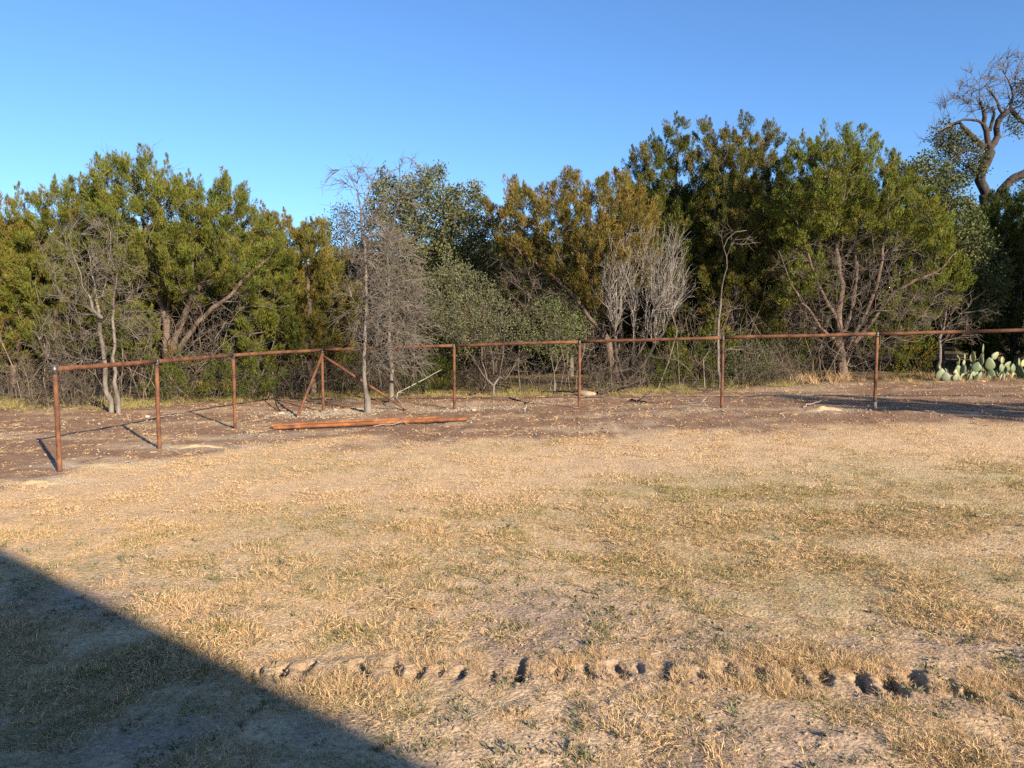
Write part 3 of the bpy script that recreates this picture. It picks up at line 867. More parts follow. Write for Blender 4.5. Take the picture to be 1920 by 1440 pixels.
J6 = make_tree('juniper_tree', 'tall olive juniper with several spires in the middle of the tall group', 1385, 20.0,
    [(1306, 320), (1306, 245), (1328, 226), (1345, 250), (1364, 236), (1380, 255), (1393, 212), (1412, 240), (1438, 242), (1460, 275), (1474, 350), (1468, 480), (1480, 580), (1430, 670), (1350, 680), (1310, 600), (1318, 480)],
    limbs=[([(1385, 690), (1380, 520), (1390, 300)], .1, .03), ([(1382, 560), (1345, 420), (1335, 290)], .06, .02)], bare=[[(1310, 560), (1480, 560), (1480, 720), (1310, 720)]], seed=19, colr=(.115, .118, .030), tipcol=BRN, tipfrac=.22, alpha=.15)
J7 = make_tree('juniper_tree', 'wide open-limbed green juniper behind the rightmost fence post', 1582, 18.4,
    [[(1462, 330), (1480, 285), (1505, 250), (1528, 268), (1544, 230), (1560, 258), (1590, 252), (1612, 256), (1632, 285), (1654, 268), (1660, 310), (1690, 335), (1722, 365), (1748, 410), (1760, 460), (1730, 500), (1650, 450), (1560, 440), (1480, 470), (1455, 400)],
     [(1470, 470), (1540, 460), (1530, 560), (1470, 580)], [(1700, 470), (1780, 470), (1815, 520), (1790, 580), (1730, 610), (1690, 560)], [(1660, 560), (1740, 590), (1720, 650), (1650, 650)]],
    limbs=[([(1578, 690), (1572, 620), (1575, 540), (1568, 420)], .105, .04), ([(1582, 640), (1602, 540), (1605, 410)], .07, .03, .3), ([(1590, 650), (1640, 545), (1662, 400)], .06, .025, -.3), ([(1595, 650), (1680, 548), (1750, 512), (1795, 470)], .06, .02, -.7), ([(1570, 600), (1530, 520), (1500, 430)], .05, .02, -.4), ([(1565, 640), (1500, 560), (1460, 470)], .04, .015, -.7)],
    bare=[[(1450, 480), (1560, 440), (1680, 440), (1760, 540), (1700, 640), (1600, 690), (1480, 640)]], seed=20, colr=(.158, .175, .036), tipcol=(.20, .19, .04), tipfrac=.2, bare_sp=.25, twigs=4, twigL=.4)
O2 = make_tree('oak_tree', 'dense dark leafy oak at the right end of the lit trees', 1760, 19.8,
    [(1668, 340), (1700, 302), (1722, 312), (1742, 286), (1772, 312), (1800, 360), (1828, 420), (1868, 480), (1880, 540), (1852, 590), (1800, 620), (1740, 600), (1700, 470)],
    limbs=[([(1765, 690), (1760, 560), (1750, 440)], .09, .03)], seed=21, kind='oak', m=70, R=.15, spacing=.2, colr=(.095, .11, .036), bark='bark_oak', leafsize=(.05, .085), fill=.9)
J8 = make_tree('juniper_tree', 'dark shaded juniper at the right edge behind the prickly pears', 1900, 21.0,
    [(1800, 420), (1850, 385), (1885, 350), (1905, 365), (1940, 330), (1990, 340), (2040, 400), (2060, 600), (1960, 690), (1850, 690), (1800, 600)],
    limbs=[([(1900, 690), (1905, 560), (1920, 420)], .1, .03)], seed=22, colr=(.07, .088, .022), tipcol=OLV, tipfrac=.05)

# the tall old oak on the skyline
OB = make_tree('oak_tree', 'tall gnarled oak with a bare twiggy top against the sky', 1846, 25.0,
    crown=[[(1764, 250), (1800, 258), (1835, 270), (1842, 300), (1835, 335), (1800, 338), (1768, 300)], [(1742, 262), (1772, 236), (1800, 246), (1795, 285), (1758, 282)], [(1878, 228), (1912, 228), (1908, 252), (1880, 250)], [(1905, 150), (1985, 145), (1990, 205), (1915, 200)]],
    limbs=[([(1842, 560), (1847, 400), (1845, 358), (1836, 331), (1853, 299), (1854, 276)], .125, .10), ([(1848, 276), (1828, 260), (1809, 242)], .11, .08), ([(1809, 242), (1795, 228), (1779, 240), (1747, 256)], .05, .012),
            ([(1853, 270), (1851, 247), (1845, 233), (1845, 214), (1838, 190)], .10, .05), ([(1845, 231), (1809, 224), (1779, 237), (1750, 248)], .05, .012, -.5), ([(1851, 250), (1857, 236), (1862, 222), (1860, 200)], .07, .035),
            ([(1856, 272), (1871, 260), (1867, 234), (1880, 217), (1894, 207)], .11, .075), ([(1894, 207), (1920, 230), (1960, 245)], .08, .06, .3), ([(1880, 217), (1870, 190), (1850, 165)], .05, .02), ([(1894, 207), (1900, 170), (1885, 140)], .05, .02), ([(1841, 283), (1809, 283), (1779, 302)], .06, .02, -.5)],
    bare=[[(1766, 197), (1790, 178), (1812, 152), (1828, 126), (1860, 115), (1895, 113), (1930, 125), (1985, 150), (1985, 215), (1900, 215), (1860, 205), (1800, 207)], [(1735, 262), (1760, 235), (1782, 230), (1775, 262)]],
    seed=23, kind='oak', spacing=.23, m=80, R=.17, leafsize=(.05, .085), colr=(.095, .10, .04), bark='bark_oak', twigbark='bark_twig', trunk_r=.2, bare_sp=.34, twigs=6, twigL=.45, twig_r=.0085, thick=.35, rtip=.007, p=2.6, fill=.8, twigup=.0)
OB2 = make_tree('oak_tree', 'dark leaning oak limb reaching up out of frame at the right edge', 1862, 23.0,
    crown=[[(1895, 350), (1940, 320), (2000, 330), (2010, 420), (1920, 430)]],
    limbs=[([(1862, 480), (1868, 385), (1888, 345), (1925, 322), (2000, 290)], .15, .09), ([(1925, 322), (2010, 330)], .08, .05)],
    seed=24, kind='oak', spacing=.34, m=40, R=.24, colr=(.06, .075, .025), bark='bark_oak', twigbark='bark_oak', trunk_r=.17, thick=.5)

# bare and dead trees
B1 = make_tree('bare_tree', 'bare grey tree with two pale stems behind the left fence run', 203, 14.9,
    limbs=[([(200, 740), (193, 650), (182, 560), (165, 470)], .050, .015, .1), ([(190, 600), (160, 540), (135, 470)], .035, .012, -.3), ([(192, 560), (205, 480), (200, 420)], .024, .01, .2)],
    bare=[[(110, 440), (150, 410), (200, 405), (225, 450), (235, 540), (250, 600), (200, 640), (150, 620), (95, 560)], [(60, 600), (190, 640), (190, 690), (110, 690)]],
    seed=31, p=2.8, bark='bark_grey', twigbark='dead_twig', bare_sp=.26, twigs=5, twigL=.42, trunk_r=.055, rtip=.004, twig_r=.0058)
B1b = make_tree('bare_tree', 'straight slim pale bare tree just right of the two-stemmed one', 216, 14.7,
    limbs=[([(214, 720), (213, 620), (214, 520), (200, 450)], .04, .010)],
    bare=[[(190, 450), (230, 440), (262, 560), (255, 640), (215, 660)]], seed=32, p=2.8, bark='bark_grey', bare_sp=.26, twigs=5, twigL=.4, trunk_r=.045, rtip=.004, twig_r=.0058)
D1 = make_tree('dead_tree', 'slender dead tree with drooping grey twigs in front of the fence rail', 687, 14.75,
    limbs=[([(686, 745), (683, 700), (683, 640), (686, 560), (680, 440), (671, 360), (650, 318)], .042, .008), ([(676, 400), (700, 345), (705, 325)], .02, .008, -.1), ([(680, 430), (715, 390), (740, 350)], .025, .008, .2)],
    bare=[[(625, 300), (660, 320), (700, 315), (700, 360), (660, 370), (640, 330)], [(640, 400), (720, 390), (760, 480), (790, 580), (770, 680), (690, 700), (650, 580), (655, 480)]],
    seed=33, p=2.8, bark='bark_grey', twigbark='dead_twig', bare_sp=.23, twigs=7, twigL=.5, trunk_r=.07, rtip=.0035, droop=.5, twig_r=.0058, twigup=-.15, bare_thick=.42)
D2 = make_tree('dead_tree', 'second dead tree with a dense grey twig mass just behind the first', 732, 16.6,
    limbs=[([(734, 700), (730, 600), (728, 480), (745, 380), (748, 300)], .045, .008)],
    bare=[[(700, 450), (760, 440), (800, 500), (805, 600), (790, 690), (700, 690), (690, 560)], [(730, 310), (770, 290), (770, 400), (735, 420)]],
    seed=34, p=2.8, bark='bark_grey', twigbark='dead_twig', bare_sp=.24, twigs=5, twigL=.5, trunk_r=.06, rtip=.004, droop=.6, twig_r=.0058, twigup=-.2)
B3 = make_tree('bare_shrub', 'pale many-stemmed bare shrub fanning upward before the brown juniper', 1172, 17.4,
    limbs=[([(1162, 690), (1152, 640), (1145, 590)], .035, .02, -.2), ([(1178, 690), (1190, 630), (1188, 570)], .03, .018, .2), ([(1185, 690), (1212, 630), (1228, 580)], .03, .018, -.2), ([(1190, 700), (1235, 640), (1258, 590)], .026, .015, .2)],
    fan=(88, [(1125, 480), (1140, 445), (1165, 425), (1200, 415), (1245, 422), (1278, 428), (1285, 480), (1292, 560), (1262, 590), (1200, 520), (1140, 560), (1120, 540)]),
    seed=35, p=3.4, bark='bark_oak', twigbark='bark_pale', twigL=.36, trunk_r=.03, rtip=.004, twig_r=.0048, cat='shrub')
B4 = make_tree('bare_tree', 'crooked pale bare sapling in front of the tall juniper group', 1352, 17.2,
    limbs=[([(1346, 640), (1352, 560), (1362, 500), (1358, 460), (1375, 440), (1400, 432)], .035, .01)],
    bare=[[(1335, 440), (1400, 425), (1400, 460), (1350, 470)], [(1330, 560), (1400, 600), (1420, 660), (1340, 660)]], seed=36, p=2.8, bark='bark_grey', bare_sp=.3, twigs=4, twigL=.4, trunk_r=.04, twig_r=.0058)
B5 = make_tree('bare_tree', 'small grey twiggy dead tree in the shade left of the prickly pears', 1762, 18.0,
    limbs=[([(1762, 660), (1765, 620), (1775, 580)], .045, .015)],
    bare=[[(1725, 570), (1770, 550), (1830, 580), (1825, 640), (1740, 640)]], seed=37, p=2.8, bark='bark_grey', bare_sp=.25, twigs=4, twigL=.4, trunk_r=.05, droop=.3, twig_r=.0058)
S1 = make_tree('leafy_shrub', 'leaning grey-green small-leaved shrub under the tall oak', 925, 17.3,
    [[(812, 520), (822, 492), (850, 488), (882, 505), (908, 522), (935, 550), (965, 575), (990, 610), (985, 645), (900, 640), (850, 640), (805, 610), (800, 560)]],
    limbs=[([(912, 715), (900, 650), (875, 560)], .022, .009, -.2), ([(935, 705), (945, 630), (930, 570)], .02, .009), ([(945, 715), (985, 650), (1010, 605)], .022, .009), ([(915, 715), (880, 660), (830, 590)], .02, .008, -.3), ([(930, 710), (915, 640), (905, 560)], .018, .008, .3)],
    bare=[[(840, 560), (980, 580), (1020, 640), (960, 700), (870, 680)]], seed=38, kind='oak', spacing=.17, m=42, R=.11, colr=SAGE, bark='bark_grey', leafsize=(.025, .045), cat='shrub', trunk_r=.028, bare_sp=.26, rtip=.004, p=3.0)
S2 = make_tree('leafy_shrub', 'low bright green leafy shrub beside the brown juniper trunk', 1040, 17.2,
    [(975, 600), (1000, 565), (1040, 560), (1080, 585), (1100, 625), (1080, 660), (1020, 670), (970, 650)], seed=39, kind='oak', spacing=.19, m=34, R=.16, colr=(.10, .125, .035), bark='bark_grey', leafsize=(.03, .05), cat='shrub', trunk_r=.03, rtip=.004)
S3 = make_tree('leafy_shrub', 'small green shrub low behind the second post from the right', 1395, 17.6,
    [(1365, 660), (1390, 640), (1440, 650), (1450, 700), (1400, 720), (1365, 710)], seed=40, kind='oak', spacing=.19, m=30, R=.15, colr=(.08, .105, .035), bark='bark_grey', leafsize=(.03, .05), cat='shrub', trunk_r=.02, rtip=.004)
S4 = make_tree('juniper_bush', 'young green juniper bush at the foot of the whitish shrub', 1250, 17.9,
    [(1215, 690), (1230, 660), (1260, 655), (1290, 680), (1290, 715), (1225, 715)], seed=41, spacing=.3, m=34, L=.26, R=.1, colr=(.085, .105, .022), tipfrac=.05, cat='bush', trunk_r=.02, rtip=.004)
S5 = make_tree('juniper_bush', 'low green juniper bush by the path right of the open-limbed juniper', 1715, 17.8,
    [(1670, 690), (1685, 650), (1720, 640), (1745, 665), (1740, 700), (1680, 705)], seed=42, spacing=.3, m=34, L=.26, R=.1, colr=(.11, .12, .024), tipfrac=.1, cat='bush', trunk_r=.02, rtip=.004)
S6 = make_tree('juniper_bush', 'low green juniper bush behind the third post from the left', 500, 17.4,
    [(400, 700), (440, 670), (500, 680), (545, 690), (540, 735), (410, 735)], seed=43, spacing=.3, m=34, L=.26, R=.1, colr=(.075, .095, .02), tipfrac=.08, cat='bush', trunk_r=.02, rtip=.004)
S7 = make_tree('juniper_bush', 'green juniper bush behind the second post from the left', 310, 16.9,
    [(270, 720), (280, 680), (330, 665), (375, 690), (380, 735), (280, 745)], seed=44, spacing=.3, m=34, L=.26, R=.1, colr=(.085, .10, .02), tipfrac=.08, cat='bush', trunk_r=.02, rtip=.004)

for px_, py_, src_, sc_b, lab_ in ((40, 738, S7, 1.15, 'low juniper bush at the far left edge under the olive juniper'), (150, 738, S6, .95, 'low juniper bush behind the bare two-stemmed tree'),
                                   (640, 738, S7, 1.1, 'low juniper bush behind the corner fence post'), (800, 738, S6, .9, 'low juniper bush behind the post right of the dead trees'),
                                   (1330, 724, S4, 1.5, 'low juniper bush behind the second post from the right'), (1490, 716, S7, 1.2, 'low juniper bush left of the open-limbed juniper trunk')):
    g_ = gpt(px_, py_); b_ = copy_tree(src_)
    b_.location = (g_[0], max(g_[1] + .5, 16.8), float(zbase(g_[0], max(g_[1] + .5, 16.8))) - .02); b_.scale = (sc_b,) * 3; b_.rotation_euler = (0, 0, px_ * .01)
    b_['label'] = lab_

# second and third rows of the wood: copies, glimpsed through the gaps
SRC = [J2, J3, J5, J6, J4, J1b, O1]
def place_copy(src, x, y, sc, rz, label, group):
    c = copy_tree(src)
    c.location = (x, y, float(zbase(x, y)) - .03)
    c.scale = (sc, sc, sc)
    c.rotation_euler = (0, 0, rz)
    c['label'] = label; c['group'] = group
    return c
rg = np.random.default_rng(77)
for row, (yy, step, hmax) in enumerate(((22.6, 2.1, 1.0), (25.5, 2.5, 1.0), (29, 3.0, 1.0))):
    x = -0.82 * yy
    while x < 0.72 * yy:
        src = SRC[int(rg.integers(len(SRC)))]
        px = CX + x / yy * F_PX
        sky_y = float(np.interp(px, [0, 180, 450, 560, 640, 700, 900, 910, 1170, 1200, 1460, 1680, 1790, 1920], [400, 390, 410, 470, 470, 430, 450, 440, 420, 340, 330, 380, 450, 430]))
        hgt = at(px, sky_y, yy)[2]
        top = max((ch.bound_box[6][2] for ch in src.children if ch.name.startswith('crown')), default=5)
        sc = min(1.15, hgt / top)
        place_copy(src, x, yy + rg.uniform(-.7, .7), sc, rg.uniform(0, 6.28), 'dark tree deeper in the wood, mostly hidden by the front trees', 'trees deeper in the wood')
        x += step * rg.uniform(.8, 1.2)

# trees just outside the right of the frame: they throw the long shadow and shade the right edge
for k, (src, x, y, sc, lab) in enumerate(((J5, 15.1, 1.3, 1.0, 'tall juniper beyond the right edge of the view, casting the long ground shadow'),
                                          (J3, 14.2, .2, .95, 'shorter juniper beyond the right edge, nearest to the viewer'),
                                          (J2, 17.2, 13.2, 1.15, 'broad juniper beyond the right edge, nearest to the prickly pears'),
                                          (J6, 20.0, 14.2, 1.1, 'spired juniper beyond the right edge, outermost of the shading trees'),
                                          (J7, 15.6, 16.4, 1.0, 'open-limbed juniper beyond the right edge behind the shading trees'))):
    place_copy(src, x, y, sc, 1.1 * k, lab, 'trees beyond the right edge')

# ------------------------------------------------------------------ prickly pears
def pad_mesh(h, w, t):
    V, Q = [], []
    ns, nr = 12, 7
    for a in range(nr + 1):
        u = a / nr
        zz = h * u
        prof = (math.sin(math.pi * min(max(u, 0.0), 1.0) ** 0.78)) ** .62 if 0 < u < 1 else 0
        for b in range(ns):
            an = 2 * math.pi * b / ns
            V.append((max(w * prof, .012 if u == 0 else .002) * math.cos(an), max(t * prof ** .6, .008 if u == 0 else .002) * math.sin(an), zz))
    for a in range(nr):
        for b in range(ns):
            Q.append((a * ns + b, a * ns + (b + 1) % ns, (a + 1) * ns + (b + 1) % ns, (a + 1) * ns + b))
    return np.array(V), np.array(Q, np.int32)

def prickly_pear(label, base, pads, seed):
    rg = np.random.default_rng(seed)
    gx_, gy_, gz_ = gpt(*base)
    root = empty('prickly_pear', (gx_, gy_, gz_))
    tag(root, label, 'cactus', 'prickly pears on the verge')
    zg = lambda x, y: float(zbase(x, y))
    placed = []
    items = []
    for (zx, zy, hp, roll, face, colr) in pads:
        px = 1700 + zx / 8.727; py = 620 + zy / 8.727
        yy = gy_ + rg.uniform(-.18, .2)
        c = at(px, py, yy); h = hp / 8.727 / F_PX * yy
        items.append((c, h, roll, face, colr))
    items.sort(key=lambda t: t[0][2])
    def put(foot, h, roll, face, colr):
        V, Q = pad_mesh(h, h * .38, .020)
        # jitter the outline a little, then roll in the picture plane and turn about the vertical
        V[:, 0] *= 1 + .1 * np.sin(V[:, 2] / h * 5 + foot[0] * 9)
        cr, sr = math.cos(roll), math.sin(roll); cf, sf = math.cos(face), math.sin(face)
        x = V[:, 0] * cf - V[:, 1] * sf; y = V[:, 0] * sf + V[:, 1] * cf; z = V[:, 2]
        x, z = x * cr + z * sr, -x * sr + z * cr
        W = np.stack([x, y, z], -1) + foot - np.array([gx_, gy_, gz_])
        c = vary(colr, 1, rg, .15, .08)
        mesh_np('pad', W, Q, M['cactus'], root, np.repeat(c, len(W), 0), True)
        ax = np.array([sr, 0, cr])
        placed.append((foot, foot + ax * h * .93))
    xs0 = [t[0][0] for t in items]
    for k in range(14):                                       # lower pads crowding the base
        fx = rg.uniform(min(xs0), max(xs0)); fy = gy_ + rg.uniform(-.25, .25)
        put(np.array([fx, fy, zg(fx, fy) - .02]), rg.uniform(.13, .24), rg.normal(0, .35), rg.uniform(-1.4, 1.4), [(.17, .21, .13), (.20, .23, .13), (.14, .17, .11), (.28, .27, .12)][k % 4])
    for c, h, roll, face, colr in items:
        ax = np.array([math.sin(roll), 0, math.cos(roll)])
        foot = c - ax * h * .5
        g = zg(foot[0], foot[1])
        # stand it on the nearest lower pad top, else run supporting pads down to the ground
        if foot[2] - g > .06:
            tops = [t for f, t in placed if t[2] < foot[2] + .05 and np.linalg.norm(t - foot) < .16]
            if tops:
                foot = min(tops, key=lambda t: np.linalg.norm(t - foot))
            else:
                n = max(1, int(round((foot[2] - g) / .2)))
                hh = (foot[2] - g + .04) / n
                q = np.array([foot[0] + rg.uniform(-.03, .03), foot[1], g - .04])
                for k in range(n):
                    put(q.copy(), hh * 1.15, rg.normal(0, .22), rg.uniform(-1.4, 1.4), (.14, .175, .085)); q[2] += hh
        else:
            foot[2] = min(foot[2], g - .01)
        put(foot, h, roll, face, colr)
    return root
GC = (.15, .18, .085); PC = (.24, .25, .135); YC = (.32, .31, .11); DC = (.12, .145, .09)
prickly_pear('largest prickly pear, a tall cluster of grey-green pads at its centre', (1826, 711), [
    (710, 455, 80, -.2, .6, DC), (825, 445, 130, .1, .9, GC), (835, 520, 110, .1, .6, GC), (912, 445, 110, 0, .9, PC), (935, 520, 90, .2, .3, PC), (1015, 390, 170, 0, .25, GC), (1020, 520, 120, 0, .1, YC),
    (1090, 430, 190, -.1, 1.45, PC), (1130, 450, 200, 0, 1.5, PC), (1200, 300, 150, .05, .9, GC), (1228, 450, 200, .05, 1.4, PC), (1180, 430, 140, 0, .3, DC), (1250, 540, 110, .1, .8, PC),
    (1320, 490, 140, 0, .4, GC), (1352, 445, 110, 0, 1.3, PC), (1375, 540, 130, .3, .2, GC), (1100, 620, 150, 0, .2, GC), (1300, 640, 150, 0, .3, GC), (1160, 680, 130, .3, .2, GC), (1230, 620, 110, -.1, 1.2, PC)], 5)
prickly_pear('right-hand prickly pear with big tilted pads beside dry grass', (1884, 711), [
    (1450, 405, 150, .75, .1, PC), (1585, 410, 120, .1, .2, DC), (1512, 495, 120, 0, .5, YC), (1580, 530, 120, .2, .5, GC), (1695, 510, 190, .6, .15, GC), (1860, 490, 130, -.1, .7, GC), (1900, 530, 120, .2, .2, YC), (1500, 620, 150, 0, .3, GC), (1640, 640, 140, .1, .3, GC), (1850, 630, 150, 0, .4, GC)], 6)
prickly_pear('low prickly pear with round yellowish pads nearest the dirt', (1790, 713), [
    (540, 600, 90, -.2, .5, GC), (620, 615, 80, -.5, 1.2, PC), (625, 710, 120, -.1, .1, YC), (762, 660, 100, .1, .1, YC), (730, 748, 80, 0, .2, YC), (885, 765, 110, .1, .1, YC), (870, 700, 70, 0, .8, YC), (1100, 740, 70, .2, .5, GC)], 7)

# ------------------------------------------------------------------ stones, sticks, sand heaps
def stone(px, py, wpx, hpx, label, mat='limestone', seed=1):
    g = gpt(px, py); s = wpx / F_PX * g[1] / 2; h = hpx / F_PX * g[1]
    V, Q = rock(np.random.default_rng(seed), s, s * .8, h * .75, 7, 11)
    o = mesh_np('stone', V, Q, M[mat], None, None, False)
    o.location = (g[0], g[1], float(zground(g[0], g[1])[0]) + h * .22)
    tag(o, label, 'stone', 'loose stones along the fence')
stone(1098, 741, 42, 11, 'flat tan limestone slab behind the post at the picture centre', 'rock_tan', seed=1)
stone(527, 777, 15, 5, 'white limestone lump left of the short corner brace', seed=2)
stone(276, 783, 16, 5, 'pale limestone lump behind the second fence post', seed=3)
stone(1326, 1356, 18, 8, 'white stone chip on the bare soil in the right foreground', seed=4)
stone(1237, 1293, 9, 6, 'small white pebble just below the tyre marks', seed=5)
stone(628, 770, 12, 5, 'white limestone chunk right of the corner post', seed=6)
stone(888, 770, 10, 5, 'white limestone chunk right of the post beyond the dead tree', seed=7)
stone(1842, 716, 12, 4, 'white stone on the dirt below the tall prickly pear', seed=8)

def stick(pts, r, label, mat='bark_pale', seed=1, forks=3, name='fallen_branch', lift=0.02):
    rg = np.random.default_rng(seed)
    W = []
    for (px, py, h) in pts:
        g = gpt(px, py); W.append((g[0], g[1], float(zground(g[0], g[1])[0]) + h + lift))
    W = np.array(W)
    o3 = np.array([W[0][0], W[0][1], W[0][2] - lift])
    o = empty(name, tuple(o3))
    t = np.linspace(0, len(W) - 1, 9)
    P = np.stack([np.interp(t, np.arange(len(W)), W[:, k]) for k in range(3)], -1)
    P[1:-1] += rg.normal(0, .012, (7, 3))
    V, Q = poly_tubes(P[None], np.linspace(r, r * .4, 9)[None], 7)
    mesh_np('main_stem', V - o3, Q, M[mat], o, None, True)
    for k in range(forks):
        i = int(rg.integers(2, 8)); d = norm(P[min(i + 1, 8)] - P[i - 1] + rg.normal(0, .25, 3) * np.linalg.norm(P[1] - P[0]) * 3)
        L = rg.uniform(.2, .5)
        e = P[i] + d * L; e[2] = max(e[2], float(zbase(e[0], e[1])) + .02)
        Pf = np.array([P[i], P[i] * .5 + e * .5 + rg.normal(0, .02, 3), e])
        V, Q = poly_tubes(Pf[None], np.array([[r * .5, r * .35, r * .15]]), 5)
        mesh_np('side_twig', V - o3, Q, M[mat], o, None, True)
    tag(o, label, 'branch', 'fallen branches and sticks')
stick([(760, 770, 0), (740, 762, .22), (790, 752, .42), (828, 748, .62)], .018, 'pale curved dead branch right of the slender dead tree', seed=1)
stick([(1505, 764, 0), (1545, 757, .05)], .012, 'short pale stick on the dirt left of the rightmost post', seed=2, forks=0)
stick([(640, 792, 0), (676, 783, .03)], .012, 'pale stick behind the loose pipes', seed=3, forks=1)
stick([(1182, 752, 0), (1215, 757, .02)], .02, 'dark stick lying on the dirt between the centre posts', 'bark_oak', 4, 1)
stick([(955, 748, 0), (990, 757, .0)], .02, 'dark crooked branch on the dirt left of the centre post', 'bark_oak', 5, 2)
stick([(1120, 741, .02), (1175, 735, .12), (1215, 728, .2)], .035, 'thick dark log at the foot of the whitish shrub', 'bark_oak', 6, 2)
stick([(1020, 738, .02), (1085, 742, .08)], .03, 'dark fallen limb beside the flat limestone slab', 'bark_oak', 7, 2)
stick([(880, 742, .0), (915, 735, .18), (960, 738, .1)], .035, 'twisted dark log under the grey-green shrub', 'bark_oak', 8, 3)
stick([(1290, 757, 0), (1345, 759, .02)], .012, 'thin tan stick left of the second post from the right', 'bark_pale', 9, 1)
stick([(525, 772, 0), (508, 752, .25), (497, 742, .75)], .016, 'dark leaning stick, lower part standing for the brace shadow, beside the white lump near the corner brace', 'bark_oak', 10, 1)  # real stem above; lower length modelled in place of the brace's cast shadow
stick([(1449, 761, 0), (1446, 759, .22)], .012, 'short upright broken stub between the two right posts', 'bark_juniper', 11, 0, 'stake')
stick([(984, 776, 0), (984, 775, .10)], .02, 'tiny cut stump stub on the dirt right of the loose pipes', 'bark_pale', 12, 0, 'stake')
stick([(1300, 722, 0), (1318, 712, .5), (1350, 700, 1.0)], .02, 'pale leaning branch crossing behind the second post from the right', 'bark_pale', 13, 2)
stick([(262, 795, 0), (300, 786, .04), (345, 782, .02)], .010, 'thin pale branch on the dirt behind the second post', 'bark_pale', 14, 3)
stick([(700, 802, 0), (770, 796, .02)], .008, 'thin straw-coloured stick beside the right end of the loose pipes', 'bark_pale', 15, 1)
stick([(1830, 972, 0), (1858, 970, .01)], .010, 'pale little stick on the lawn at the right', 'bark_pale', 16, 0)

def sand_heap(px, py, rx, ry, h, label, seed):
    g = gpt(px, py); rg = np.random.default_rng(seed)
    n = 26; m = 9; V, Q = [], []
    ph = rg.uniform(0, 6.28, 4)
    for a in range(m + 1):
        u = a / m
        for b in range(n):
            an = 2 * math.pi * b / n
            k = 1 + .18 * math.sin(2 * an + ph[0]) + .12 * math.sin(3 * an + ph[1]) + .10 * math.sin(5 * an + ph[2]) + .06 * math.sin(9 * an + ph[3])
            V.append((rx * k * u * math.cos(an), ry * k * u * math.sin(an), 0))
    V = np.array(V)
    x = V[:, 0] + g[0]; y = V[:, 1] + g[1]
    u = np.repeat(np.arange(m + 1) / m, n)
    hz = h * .6 * (np.cos(u * math.pi) * .5 + .5) * (.3 + 1.4 * fbm(x * 9, y * 9, seed, 4)) + .012 * (1 - u) - .03 * (u > .99)
    V[:, 2] = zground(x, y) + hz - g[2]
    for a in range(m):
        for b in range(n):
            Q.append((a * n + b, (a + 1) * n + b, (a + 1) * n + (b + 1) % n, a * n + (b + 1) % n))
    o = mesh_np('sand_heap', V, np.array(Q, np.int32), M['sand'], None, None, True)
    o.location = (g[0], g[1], g[2])
    tag(o, label, 'sand heap', 'sand spilled by the post holes')
sand_heap(195, 873, .42, .13, .035, 'low yellow sand spread right behind the leftmost post', 1)
sand_heap(370, 838, .40, .13, .04, 'yellow sand heap beside the second post from the left', 2)
sand_heap(60, 906, .34, .10, .03, 'thin yellow sand spread left of the leftmost post', 3)
sand_heap(1545, 769, .38, .16, .07, 'pale sand heap left of the rightmost post', 4)
sand_heap(650, 769, .40, .22, .05, 'pale sand heap between the corner post and the dead tree', 5)

# ------------------------------------------------------------------ uncountable cover
scatter_tree = {}
def scatter(name, pts, rot, scl, idx, sources, label=None):
    """one stuff object whose points carry small shared pieces"""
    coll = bpy.data.collections.new(name + '_pieces')
    for s in sources:
        for c in list(s.users_collection): c.objects.unlink(s)
        coll.objects.link(s)
    me = bpy.data.meshes.new(name)
    me.vertices.add(len(pts)); me.vertices.foreach_set('co', np.asarray(pts, np.float32).ravel())
    a = me.attributes.new('rot', 'FLOAT_VECTOR', 'POINT'); a.data.foreach_set('vector', np.asarray(rot, np.float32).ravel())
    a = me.attributes.new('scl', 'FLOAT', 'POINT'); a.data.foreach_set('value', np.asarray(scl, np.float32))
    a = me.attributes.new('idx', 'INT', 'POINT'); a.data.foreach_set('value', np.asarray(idx, np.int32))
    o = bpy.data.objects.new(name, me); COL.objects.link(o)
    ng = bpy.data.node_groups.new(name, 'GeometryNodeTree')
    ng.interface.new_socket('Geometry', in_out='INPUT', socket_type='NodeSocketGeometry')
    ng.interface.new_socket('Geometry', in_out='OUTPUT', socket_type='NodeSocketGeometry')
    gi = ng.nodes.new('NodeGroupInput'); go = ng.nodes.new('NodeGroupOutput')
    ci = ng.nodes.new('GeometryNodeCollectionInfo')
    ci.inputs['Collection'].default_value = coll
    ci.inputs['Separate Children'].default_value = True
    ci.inputs['Reset Children'].default_value = True
    ip = ng.nodes.new('GeometryNodeInstanceOnPoints')
    ip.inputs['Pick Instance'].default_value = True
    def named(nm, dt):
        n = ng.nodes.new('GeometryNodeInputNamedAttribute'); n.data_type = dt; n.inputs['Name'].default_value = nm
        return n.outputs['Attribute']
    ng.links.new(gi.outputs[0], ip.inputs['Points'])
    ng.links.new(ci.outputs[0], ip.inputs['Instance'])
    ng.links.new(named('idx', 'INT'), ip.inputs['Instance Index'])
    ng.links.new(named('rot', 'FLOAT_VECTOR'), ip.inputs['Rotation'])
    ng.links.new(named('scl', 'FLOAT'), ip.inputs['Scale'])
    ng.links.new(ip.outputs[0], go.inputs[0])
    md = o.modifiers.new('scatter', 'NODES'); md.node_group = ng
    tag(o, label, None, None, 'stuff')
    return o

